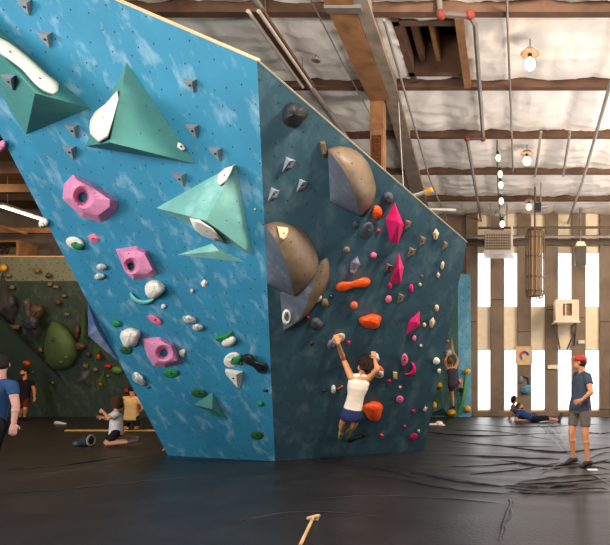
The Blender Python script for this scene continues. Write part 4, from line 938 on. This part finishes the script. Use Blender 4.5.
MB().loft([(p+Vector((-.12, 0, .07)), Vector((0, .08, 0)), Vector((0, 0, .07))), (p+Vector((0, 0, .10)), Vector((0, .10, 0)), Vector((0, 0, .095))), (p+Vector((.09, 0, .11)), Vector((0, .10, 0)), Vector((0, 0, .10)))]).build('bag_body', mat('bag_dark', srgb(46, 50, 62), .8), gb, smooth=True)
mb = MB()
for i in range(20):
    a0, a1 = 2*math.pi*i/20, 2*math.pi*(i+1)/20
    mb.cone(p+Vector((.09, .10*math.cos(a0), .11+.10*math.sin(a0))), p+Vector((.09, .10*math.cos(a1), .11+.10*math.sin(a1))), .02, .02, 6)
mb.build('rim', mat('fleece', srgb(170, 160, 150), .9), gb)
MB().ball(p+Vector((-.2, .02, .045)), (.09, .06, .045)).build('side_pouch', mat('bag_blue', srgb(70, 100, 130), .8), gb, smooth=True)
tp = MB().box((ground(66, 431).x, ground(66, 431).y-.05, .0), (ground(162, 431).x+.8, ground(162, 431).y+.05, .03)).build('mat_edge_strip', mat('yellow_strip', srgb(214, 166, 84), .6)); tag(tp, 'long yellow edging strip on the mat behind the kneeling climber', 'strip')
p = on(436, 425.5, .0)
rg = MB(); rg.ball(p+Vector((-.1, 0, .03)), (.16, .1, .035), 12, 8).ball(p+Vector((.08, .05, .05)), (.11, .1, .07), 12, 8).ball(p+Vector((.16, -.05, .02)), (.1, .08, .025), 12, 8)
tag(rg.build('crumpled_towel', mat('towel', srgb(226, 220, 210), .9, .1, bump=.5, bump_scale=30), smooth=True), 'crumpled white towel on the mat behind the boulder right edge', 'towel')
p = on(592, 473, .03)
tag(box('phone', (p.x-.07, p.y-.05, .045), (p.x+.08, p.y+.04, .055), mat('white_plastic', srgb(236, 236, 236), .3), bevel=.004), 'small white phone lying on the mat right of the standing man', 'phone')

# ------------------------------------------------------------------ people
def skin(t): return mat('skin_%d_%d_%d' % t, srgb(*t), .55, .35, noise_amt=.06, noise_scale=12)
eye_w = mat('eye_white', srgb(225, 220, 214), .3); eye_d = mat('eye_iris', srgb(50, 36, 28), .25); lipm = mat('lips', srgb(168, 96, 84), .5)
def remesh(name, mb, vox, m, parent, smooth_it=3, fac=.5, root=None):
    me = bpy.data.meshes.new(name); og = org(parent) if parent is not None else root
    me.from_pydata([v-og for v in mb.v], [], mb.f); me.update()
    b = bmesh.new(); b.from_mesh(me); bmesh.ops.recalc_face_normals(b, faces=b.faces); b.to_mesh(me); b.free()
    o = bpy.data.objects.new(name, me); C.objects.link(o)
    if parent is not None: o.parent = parent
    else: o.location = og
    r = o.modifiers.new('r', 'REMESH'); r.mode = 'VOXEL'; r.voxel_size = vox; r.use_smooth_shade = True
    s = o.modifiers.new('s', 'SMOOTH'); s.factor = fac; s.iterations = smooth_it
    bpy.context.view_layer.update(); dg = bpy.context.evaluated_depsgraph_get()
    nm = bpy.data.meshes.new_from_object(o.evaluated_get(dg)); o.modifiers.clear(); o.data = nm; nm.name = name
    nm.materials.clear(); nm.materials.append(m)
    for p_ in nm.polygons: p_.use_smooth = True
    return o
def frame(d, ref):
    d = d.normalized(); a = (ref-d*ref.dot(d)).normalized(); return d, a, d.cross(a)
def add_hand(mb, wr, tip, palm_n, side, k=1.0, curl=.5, spread=1.0):
    """palm, four bent fingers of unequal length and a thumb leaving the side of the palm; side=+1 thumb towards +s"""
    d = (tip-wr).normalized(); n = (palm_n-d*palm_n.dot(d)).normalized(); s = d.cross(n)*side
    mb.loft([(wr, s*.026*k, n*.018*k), (wr+d*.03*k, s*.034*k, n*.016*k), (wr+d*.085*k, s*.040*k, n*.013*k)], 14)
    for i, L in enumerate((.070, .080, .074, .058)):
        o_ = (1.5-i)*.020*k; b = wr+d*.082*k+s*o_; f1 = (d+s*((1.5-i)*.07*spread)+n*curl*.45).normalized(); f2 = (d*(1-curl*.6)+n*curl*1.1).normalized(); f3 = (d*(1-curl*1.0)+n*curl*1.3+d*.05).normalized()
        j1 = b+f1*L*.45*k; j2 = j1+f2*L*.33*k; j3 = j2+f3*L*.25*k
        mb.limb(b-d*.02*k, j1, .0098*k, .0092*k, 8).limb(j1, j2, .0092*k, .0086*k, 8).limb(j2, j3, .0086*k, .0078*k, 8)
    t0 = wr+d*.028*k+s*.026*k; t1 = t0+(d*.55+s*.7+n*.25).normalized()*.038*k; t2 = t1+(d*.85+s*.2+n*.4*curl+n*.1).normalized()*.030*k
    mb.limb(t0, t1, .013*k, .011*k, 8).limb(t1, t2, .011*k, .009*k, 8)
def person(label, root, J, look, tone, k=1.0, shirt=None, sleeve=.5, shorts=None, leg=.5, hair='short', hair_col=(46,32,24), shoes=None, cap=None, vox=.0085, beard=False, tank=False, curl=(.4,.4), palms=(None,None), up=Vector((0,0,1)), bare=False, slim=1.0, hs=1.0, arm=1.12, loose=1.0, long_trousers=False):
    """J: hl hr kl kr al ar tl tr (hips knees ankles toes) sl sr el er wl wr fl fr (shoulders elbows wrists fingertips) neck head"""
    J = {a: Vector(b) for a, b in J.items()}; look = Vector(look).normalized()
    root_ = Vector(root); t = empty('person', root_, label, 'person')
    sm = skin(tone); B = MB()
    pel = (J['hl']+J['hr'])/2; shm = (J['sl']+J['sr'])/2; neck = J['neck']; head = J['head']
    lath = (J['hr']-J['hl']).normalized(); lats = (J['sr']-J['sl']).normalized()
    ax = shm-pel; an = ax.normalized()
    def ring(s_, w_, d_, pt=None):
        lat = lath.lerp(lats, min(1, max(0, s_))).normalized(); lat = (lat-an*lat.dot(an)).normalized(); fr = an.cross(lat)
        c = pt if pt is not None else pel+ax*s_
        return (c, lat*w_*k*slim, fr*d_*k*slim)
    fr0 = an.cross((lats-an*lats.dot(an)).normalized())
    prof = [(-.16, .105, .085), (-.06, .158, .108), (.08, .160, .108), (.32, .138, .094), (.52, .140, .098), (.74, .160, .110), (.90, .165, .098), (1.0, .130, .075), (1.06, .075, .06)]
    shl = [pel+ax*a+(neck-shm)*max(0, (a-.9))*2*0 for a, _, _ in prof]
    B.loft([ring(a, b, c) for a, b, c in prof], 22)
    B.limb(shm+an*.0, neck+(head-neck)*.35, .056*k, .052*k, 14)                         # neck
    for s_ in ('l', 'r'):
        B.limb(shm.lerp(J['s'+s_], .35)+an*.012*k, J['s'+s_], .056*k, .054*k)             # shoulder
        B.limb(J['s'+s_], J['e'+s_], .050*k*arm, .037*k*arm); B.limb(J['e'+s_], J['w'+s_], .037*k*arm, .025*k*arm)
        fa = J['e'+s_].lerp(J['w'+s_], .25); B.ball(fa, .040*k*arm)
        B.limb(pel.lerp(J['h'+s_], .8), J['h'+s_], .085*k, .085*k)
        B.limb(J['h'+s_], J['k'+s_], .084*k, .053*k); B.limb(J['k'+s_], J['a'+s_], .051*k, .034*k)
        B.ball(J['k'+s_].lerp(J['a'+s_], .28), .056*k)
        an_, to = J['a'+s_], J['t'+s_]; hd = (to-an_); dn = (J['a'+s_]-J['k'+s_]).normalized()
        fw = (hd-dn*hd.dot(dn)*.4).normalized(); heel = an_+dn*.045*k-fw*.045*k
        B.limb(heel, an_.lerp(to, .6), .032*k, .030*k); B.limb(an_, an_.lerp(to, .55), .034*k, .030*k); B.limb(an_.lerp(to, .5), to, .033*k, .022*k)
        pn = palms[0 if s_ == 'l' else 1]; pn = Vector(pn) if pn is not None else fr0
        add_hand(B, J['w'+s_], J['f'+s_], pn, 1 if s_ == 'r' else -1, k*1.0, curl[0 if s_ == 'l' else 1])
    # head
    f_ = (look-up*look.dot(up)*.0).normalized(); u_ = (up-f_*up.dot(f_)).normalized(); r_ = f_.cross(u_)
    M3 = Matrix((r_, f_, u_)).transposed(); h = lambda x, y, z: head+M3@Vector((x, y, z))*k
    B.ball(h(0, -.012, .03), (.074*k, .094*k, .088*k), 18, 14, R3=M3)
    B.ball(h(0, .018, -.035), (.058*k, .070*k, .075*k), 16, 12, R3=M3); B.ball(h(0, .055, -.078), (.030*k, .026*k, .024*k), 10, 8, R3=M3)
    B.limb(h(0, .082, .018), h(0, .104, -.018), .010*k, .014*k, 8); B.ball(h(0, .088, -.052), (.022*k, .012*k, .012*k), 8, 6, R3=M3)
    B.ball(h(0, .078, .042), (.045*k, .016*k, .012*k), 10, 6, R3=M3)
    for sx in (-1, 1): B.ball(h(.076*sx, -.008, -.004), (.010*k, .020*k, .032*k), 8, 8, R3=M3)
    B.limb(neck, h(0, -.02, -.05), .052*k, .055*k, 14)
    body = remesh('body', B, vox, sm, t)
    for sx in (-1, 1):
        e = MB().ball(h(.030*sx, .078, .014), (.013*k, .010*k, .0095*k), 10, 8, R3=M3).build('eye', eye_w, t, smooth=True)
        MB().ball(h(.030*sx, .0865, .014), (.006*k, .003*k, .006*k), 8, 6, R3=M3).build('iris', eye_d, e)
        MB().limb(h(.014*sx, .092, .040), h(.046*sx, .080, .040), .004*k, .003*k, 6).build('eyebrow', mat('hair_%d' % hair_col[0], srgb(*hair_col), .8, .2), t)
    MB().ball(h(0, .0985, -.052), (.020*k, .006*k, .006*k), 10, 6, R3=M3).build('lips', lipm, t)
    hmn = mat('hair_%d' % hair_col[0], srgb(*hair_col), .8, .2, bump=.6, bump_scale=60)
    def hairmesh(blobs, nz, fr_):
        mb = MB(); blobs = [(tuple(a*(hs if hs > 1 else 1) for a in c_), tuple(a*hs for a in r)) for c_, r in blobs]
        for c, r in blobs: mb.ball(h(*c), tuple(x*k for x in r), 26, 18, R3=M3)
        o = remesh('hair', mb, .012*k, hmn, t, 1)
        og = org(t)
        for v in o.data.vertices:
            p_ = v.co+og; q_ = (p_-head)/k; dv = (p_-h(0, -.02, .02)).normalized(); v.co += dv*nz*k*(noise.noise(q_*fr_)+.5*noise.noise(q_*fr_*2.3))
    if hair == 'short': hairmesh([((0, -.022, .045), (.082, .096, .084)), ((0, -.045, .005), (.078, .075, .075))], .006, 30)
    elif hair == 'curly': hairmesh([((0, -.03, .055), (.112, .108, .098)), ((0, -.065, -.02), (.108, .085, .10)), ((-.075, -.01, .01), (.045, .06, .075)), ((.075, -.01, .01), (.045, .06, .075))], .030, 26)
    elif hair == 'bob': hairmesh([((0, -.025, .045), (.092, .104, .092)), ((0, -.05, -.03), (.095, .075, .085)), ((-.072, 0, -.015), (.026, .05, .07)), ((.072, 0, -.015), (.026, .05, .07))], .012, 22)
    elif hair == 'tied': hairmesh([((0, -.024, .042), (.084, .098, .088)), ((0, -.05, .0), (.078, .07, .075)), ((0, -.14, .02), (.035, .05, .04)), ((0, -.15, -.06), (.025, .03, .08))], .008, 26)
    if beard:
        mb = MB().ball(h(0, .032, -.062), (.058*k, .062*k, .044*k), 16, 10, R3=M3).ball(h(0, .085, -.072), (.026*k, .018*k, .016*k), 10, 8, R3=M3); remesh('beard', mb, .009*k, hmn, t, 2)
    if cap:
        cm = mat('cap_red', srgb(*cap), .8, .2); mb = MB()
        mb.loft([(h(0, -.012, .028), r_*.090*k, f_*.108*k), (h(0, -.012, .060), r_*.090*k, f_*.108*k), (h(0, -.014, .095), r_*.076*k, f_*.092*k), (h(0, -.016, .118), r_*.048*k, f_*.058*k), (h(0, -.016, .126), r_*.012*k, f_*.014*k)], 24)
        co = mb.build('cap', cm, t, smooth=True)
        mb = MB(); vs_ = []
        for i in range(13):
            q_ = -1+2*i/12; yy = .10+.075*(1-q_*q_)**.5
            for zz in (0, .006): vs_ += [h(.070*q_, .062*(1-q_*q_)**.5+.015, .040+zz), h(.072*q_, yy, .030+zz-.008*q_*q_)]
        fs_ = []
        for i in range(12): a = i*4; fs_ += [(a, a+1, a+5, a+4), (a+2, a+3, a+7, a+6), (a+1, a+3, a+7, a+5), (a, a+2, a+6, a+4)]
        obj('brim', vs_, fs_, cm, co); MB().ball(h(0, -.016, .127), .008*k).build('button', cm, co)
        MB().ball(h(0, .088, .075), (.022*k, .006*k, .016*k), 10, 6, R3=M3).build('badge', mat('white_patch', srgb(226, 210, 200), .8), co)
    # clothes
    if shirt:
        cm = mat('cloth_%d_%d_%d' % shirt, srgb(*shirt), .85, .15, noise_amt=.10, noise_scale=7, bump=.4, bump_scale=9); mb = MB()
        e = 1.13*loose; topp = .96 if tank else 1.03
        pr = [(.0 if tank else -.10, .168*loose, .122*loose), (.02, .172*loose, .124*loose), (.32, .150*loose, .112*loose), (.52, .150*loose, .112*loose), (.74, .172, .124), (.90, .176, .112)]+([(.99, .115, .088)] if tank else [(1.0, .142, .090), (1.07, .078, .072)])
        mb.loft([ring(a, b, c) for a, b, c in pr], 24)
        for s_ in ('l', 'r'):
            if tank: mb.limb(shm.lerp(J['s'+s_], .25)+an*.03*k, shm.lerp(J['s'+s_], .62)+an*.02*k, .050*k, .050*k)
            else:
                mb.limb(shm.lerp(J['s'+s_], .3)+an*.012*k, J['s'+s_], .070*k, .066*k)
                c = J['s'+s_].lerp(J['e'+s_], sleeve); mb.cone(J['s'+s_], c, .066*k, (.060 if sleeve < .9 else .048)*k*loose, 16)
        so = remesh('shirt', mb, vox*1.1, cm, t, 2)
        og = org(t)
        for v in so.data.vertices:
            q_ = (v.co+og-pel)/k; v.co += v.normal*.006*k*noise.noise(Vector((q_.x*9, q_.y*9, q_.z*5)))
    if shorts:
        cm = mat('cloth_%d_%d_%d' % shorts, srgb(*shorts), .85, .15, noise_amt=.12, noise_scale=7, bump=.4, bump_scale=10); mb = MB()
        mb.loft([ring(-.19, .120, .105), ring(-.08, .168, .120), ring(.06, .168, .118), ring(.15, .160, .112)], 22)
        for s_ in ('l', 'r'):
            hp, kn, ak = J['h'+s_], J['k'+s_], J['a'+s_]
            mb.ball(hp, .096*k)
            if leg <= 1: mb.cone(hp, hp.lerp(kn, leg), .098*k, (.098-.030*leg)*k, 18)
            else:
                mb.cone(hp, kn, .098*k, .066*k, 18); mb.ball(kn, .066*k); mb.cone(kn, kn.lerp(ak, leg-1), .066*k, .05*k, 16)
        remesh('trousers' if leg > 1 else 'shorts', mb, vox*1.1, cm, t, 2)
    if shoes:
        cm = mat('shoe_%d_%d_%d' % shoes, srgb(*shoes), .6, .3)
        for s_ in ('l', 'r'):
            an_, to = J['a'+s_], J['t'+s_]; dn = (an_-J['k'+s_]).normalized(); fw = (to-an_); fw = (fw-dn*fw.dot(dn)*.4).normalized()
            heel = an_+dn*.045*k-fw*.045*k; mb = MB()
            mb.limb(heel, an_.lerp(to, .6), .041*k, .040*k); mb.limb(an_+dn*.012*k, an_.lerp(to, .5), .043*k, .037*k); mb.limb(an_.lerp(to, .5), to+fw*.012*k, .041*k, .030*k)
            remesh('shoe', mb, vox*1.1, cm, t, 2)
    return t
def jm(Y0, **kw): return {a: W(b[0], b[1], Y0+(b[2] if len(b) > 2 else 0)) for a, b in kw.items()}

# standing man in a red cap
Ym = 8.95
person('man standing in a red cap, dark blue shirt and brown shorts with hand on hip', W(580, 464, Ym)*1, jm(Ym,
  hl=(575.5,407,.07), hr=(585,408,-.08), kl=(571.5,433,.02), kr=(585.5,434.5,-.14), al=(573.5,458,.10), ar=(588,461.3,-.12), tl=(567,463,.02), tr=(582,466.3,-.18),
  sl=(577,375.5,.15), sr=(587.5,376.5,-.13), el=(574,393,.34), er=(591,392.5,-.30), wl=(573.5,400,.20), wr=(582,400,-.27), fl=(572,405,.12), fr=(576.5,402,-.22), neck=(582.3,371.5), head=(579.3,362.6)),
  (-1, .25, .10), (198,134,94), shirt=(60,68,84), sleeve=.52, shorts=(98,90,80), leg=.72, hair='short', hair_col=(52,36,28), shoes=(44,40,40), cap=(176,60,46), palms=((0,-1,0),(0,1,0)), curl=(.25,.3), loose=1.12, k=1.03)
# climber hanging on the teal face
Yc0 = 8.62
def onT(px, py, off): return TP.at(px, py, off)
Jc = jm(Yc0, hl=(347.5,413,.0), hr=(356.5,414,.05), kl=(342.5,424,.22), kr=(354,425,.26), sl=(351.5,378,-.12), sr=(368,378.5,-.02), el=(343.5,359.5,-.02), neck=(361.5,375,-.05), head=(364.5,366.5,-.02))
Jc['wl'] = onT(338, 343, .18); Jc['fl'] = onT(336, 335, .10); Jc['er'] = onT(377.5, 369, .32); Jc['wr'] = onT(374.5, 360, .16); Jc['fr'] = onT(373.5, 352, .10)
Jc['al'] = onT(341, 432, .26); Jc['ar'] = onT(349.5, 431, .22); Jc['tl'] = onT(340, 438, .06); Jc['tr'] = onT(346.5, 437, .06)
person('climber in a cream tank top and navy shorts hanging from the dark teal face', W(352, 413, Yc0), Jc, (-1, -.1, -.10), (198,134,90), hs=1.18, slim=.93, shirt=(228,212,194), tank=True, shorts=(44,52,92), leg=.42, hair='curly', hair_col=(40,26,22), shoes=(150,146,84), beard=True, palms=(-TP.n, -TP.n), curl=(.75,.75), k=.98, loose=.94)
# far climber
Yw = 17.05
person('climber in a dark tank top reaching up on the narrow wall behind the boulder', W(453, 385, Yw), jm(Yw,
  hl=(450.5,385), hr=(455.5,384.5), kl=(452.5,396,.2), kr=(461,380,.25), al=(453.5,406,.3), ar=(462,388,.35), tl=(450,409,.35), tr=(460,391,.4),
  sl=(447.8,368.5), sr=(455.5,367.5), el=(445,361,.2), er=(458,360,.2), wl=(447,356,.42), wr=(455,354.5,.42), fl=(448,353,.45), fr=(453,352,.45), neck=(451.5,366), head=(449.5,361.5)),
  (-.5, .9, .1), (206,138,96), shirt=(60,60,70), tank=True, shorts=(70,40,50), leg=.5, hair='tied', hs=1.15, hair_col=(120,70,36), shoes=(40,40,44), vox=.012, palms=((0,1,0),(0,1,0)), curl=(.7,.7), k=.9)
# kneeling climber
Yk = 11.2
person('kneeling climber in a white T-shirt and black shorts with arms raised in front', W(115, 446, Yk), jm(Yk,
  hl=(117,432,.12), hr=(116,433,-.10), kl=(106,442.5,.18), kr=(107,443.5,-.16), al=(128,440.5,.18), ar=(128.5,442,-.12), tl=(138,437.5,.20), tr=(138,440,-.12),
  sl=(115.5,413,.15), sr=(117,414,-.15), el=(107.5,419,.22), er=(109,418.5,-.24), wl=(103.5,417.5,.15), wr=(103,411.5,-.2), fl=(99.5,417,.1), fr=(98.5,409,-.15), neck=(117.3,409.5), head=(116,402.8)),
  (-1, .15, .05), (214,150,112), shirt=(226,216,212), sleeve=.62, shorts=(34,32,36), leg=.75, hair='bob', hs=1.22, hair_col=(72,44,28), shoes=(96,70,84), vox=.0095, k=.88, loose=1.2, palms=((1,0,-.2),(0,1,-.3)), curl=(.5,.5))
Yy = 13.9
person('person in a yellow T-shirt kneeling with back turned, half hidden by the boulder', W(132, 430, Yy), jm(Yy,
  hl=(127.5,418), hr=(135.5,418), kl=(126,427,.30), kr=(137,427,.3), al=(127,428.5,-.08), ar=(136,428.5,-.08), tl=(127.5,428.5,-.25), tr=(136,428.5,-.25),
  sl=(124.5,399), sr=(140,399.5), el=(121.5,408,.12), er=(143.5,408,-.05), wl=(124,411,.3), wr=(139.5,412,.1), fl=(127,411,.38), fr=(136,410,.2), neck=(132.5,396), head=(132.5,389.5,.05)),
  (.1, 1, -.2), (206,134,90), shirt=(222,176,112), sleeve=.55, shorts=(48,56,50), leg=.8, hair='short', hair_col=(40,26,20), vox=.0105, k=.98, loose=1.05)
# man in blue T-shirt at the left border
Yb = 7.0
person('man in a blue T-shirt and black trousers walking out at the left border', W(0, 492, Yb), jm(Yb,
  hl=(-12,424,.10), hr=(-2,425,-.10), kl=(-22,454,.2), kr=(-9,456,-.10), al=(-28,480,.3), ar=(-14,484,-.1), tl=(-40,486,.4), tr=(-26,489,.05),
  sl=(-10,384,.12), sr=(12,385.5,-.10), el=(-20,405,.2), er=(16,406,-.12), wl=(-24,424,.1), wr=(13.8,423,-.14), fl=(-26,436,.05), fr=(12.8,434,-.16), neck=(0.5,376.5), head=(1.5,364.5,.02)),
  (-.55, .85, 0), (186,140,128), shirt=(42,70,110), sleeve=.45, shorts=(24,24,28), leg=1.9, hair='short', hair_col=(36,28,26), shoes=(40,40,40), palms=((-.6,.6,0),(-.6,.6,0)), curl=(.4,.45), loose=1.0)
wt = [o for o in bpy.data.objects if o.name.startswith('person') and 'blue T-shirt and black' in o.get('label', '')][0]
p = W(14, 420, 6.9); MB().cone(p-Vector((.002, 0, .008)), p+Vector((.002, 0, .008)), .031, .032, 14).build('wristband', mat('lime_band', srgb(120, 170, 70), .6), wt)
# man in black
Yq = 16.8
person('bearded man in a black T-shirt walking in front of the green wall', W(24, 420, Yq), jm(Yq,
  hl=(26.5,400), hr=(20.5,400), kl=(25,409.5,-.1), kr=(21,409.5,.1), al=(24.5,417.5,.0), ar=(20,417,.25), tl=(27,419.3,-.2), tr=(22,419.2,.1),
  sl=(31.3,381.5), sr=(19,381.5), el=(34.2,390,.05), er=(18,391), wl=(34.4,397,-.1), wr=(18,398,-.1), fl=(34.2,402.5,-.15), fr=(18.5,403,-.15), neck=(25,379), head=(24.2,372.5,-.03)),
  (-.25, -1, 0), (206,130,84), shirt=(30,26,28), sleeve=.5, shorts=(96,34,32), leg=.8, hair='short', hair_col=(30,22,18), shoes=(30,28,28), beard=True, vox=.012)
# two people lounging on the mat
Yr = 16.3
person('man in a blue T-shirt and black trousers reclining on the mat', W(535, 422, Yr), jm(Yr,
  hl=(533.5,418.5,.12), hr=(534,419,-.10), kl=(546,417.5,.14), kr=(546.5,418.5,-.12), al=(557.5,420.3,.14), ar=(558.5,420.3,-.12), tl=(561,413.5,.16), tr=(562.5,414,-.12),
  sl=(518.5,411.5,.17), sr=(518,412.5,-.17), el=(515.5,419.5,.28), er=(515.5,420.3,-.25), wl=(524,420,.24), wr=(523,420.2,-.3), fl=(529,419.5,.2), fr=(528.5,419.7,-.28), neck=(519.2,410.6), head=(519.8,406.6)),
  (1, -.25, .35), (196,126,96), shirt=(38,64,112), sleeve=.6, shorts=(24,26,36), leg=1.25, hair='short', hair_col=(70,48,36), shoes=(60,54,54), beard=True, vox=.0115, up=Vector((-.5, 0, .85)), k=.95, palms=((0,0,-1),(0,0,-1)))
person('curly haired person in grey leaning back behind the reclining man in blue', W(514, 421, 16.95), jm(16.95,
  hl=(523,418.5,.12), hr=(523.5,418.5,-.08), kl=(534,414.5,.2), kr=(534,415,.0), al=(541,419.7,.2), ar=(541,419.7,.0), tl=(547,420,.2), tr=(547,420,.0),
  sl=(513,406.5,.17), sr=(512.5,407,-.15), el=(510.5,414.5,.25), er=(510,415.5,-.2), wl=(509.5,419.5,.2), wr=(508.5,419.5,-.2), fl=(507,420.2,.2), fr=(505.8,420.3,-.2), neck=(513.6,404.3), head=(514.6,399.8)),
  (1, -.3, .1), (170,110,84), shirt=(84,76,84), sleeve=.5, shorts=(34,34,40), leg=1.6, hair='curly', hair_col=(30,24,22), shoes=(50,46,46), vox=.0115, k=.85, palms=((0,0,-1),(0,0,-1)))
# heel of somebody behind the boulder
p = on(165.5, 451.5, .0); x, y = p.x, p.y
person('bare heel of a person hidden behind the boulder, at its lower left corner', (x+.6, y+1.4, 0), {
  'hl': (x+.7, y+1.2, .14), 'hr': (x+.75, y+1.5, .14), 'kl': (x+.22, y+.95, .36), 'kr': (x+.4, y+1.6, .45), 'al': (x+.03, y+.08, .09), 'ar': (x+.2, y+1.3, .09), 'tl': (x+.0, y-.07, .035), 'tr': (x+.05, y+1.15, .04),
  'sl': (x+.85, y+1.2, .62), 'sr': (x+.95, y+1.55, .62), 'el': (x+.8, y+1.05, .38), 'er': (x+.9, y+1.65, .38), 'wl': (x+.6, y+1.1, .38), 'wr': (x+.65, y+1.6, .42), 'fl': (x+.52, y+1.1, .38), 'fr': (x+.56, y+1.6, .43), 'neck': (x+.9, y+1.4, .70), 'head': (x+.88, y+1.4, .85)},
  (-1, 0, 0), (206,150,116), shirt=(60,60,66), shorts=(34,34,40), vox=.012, k=.9)
bpy.context.view_layer.update()
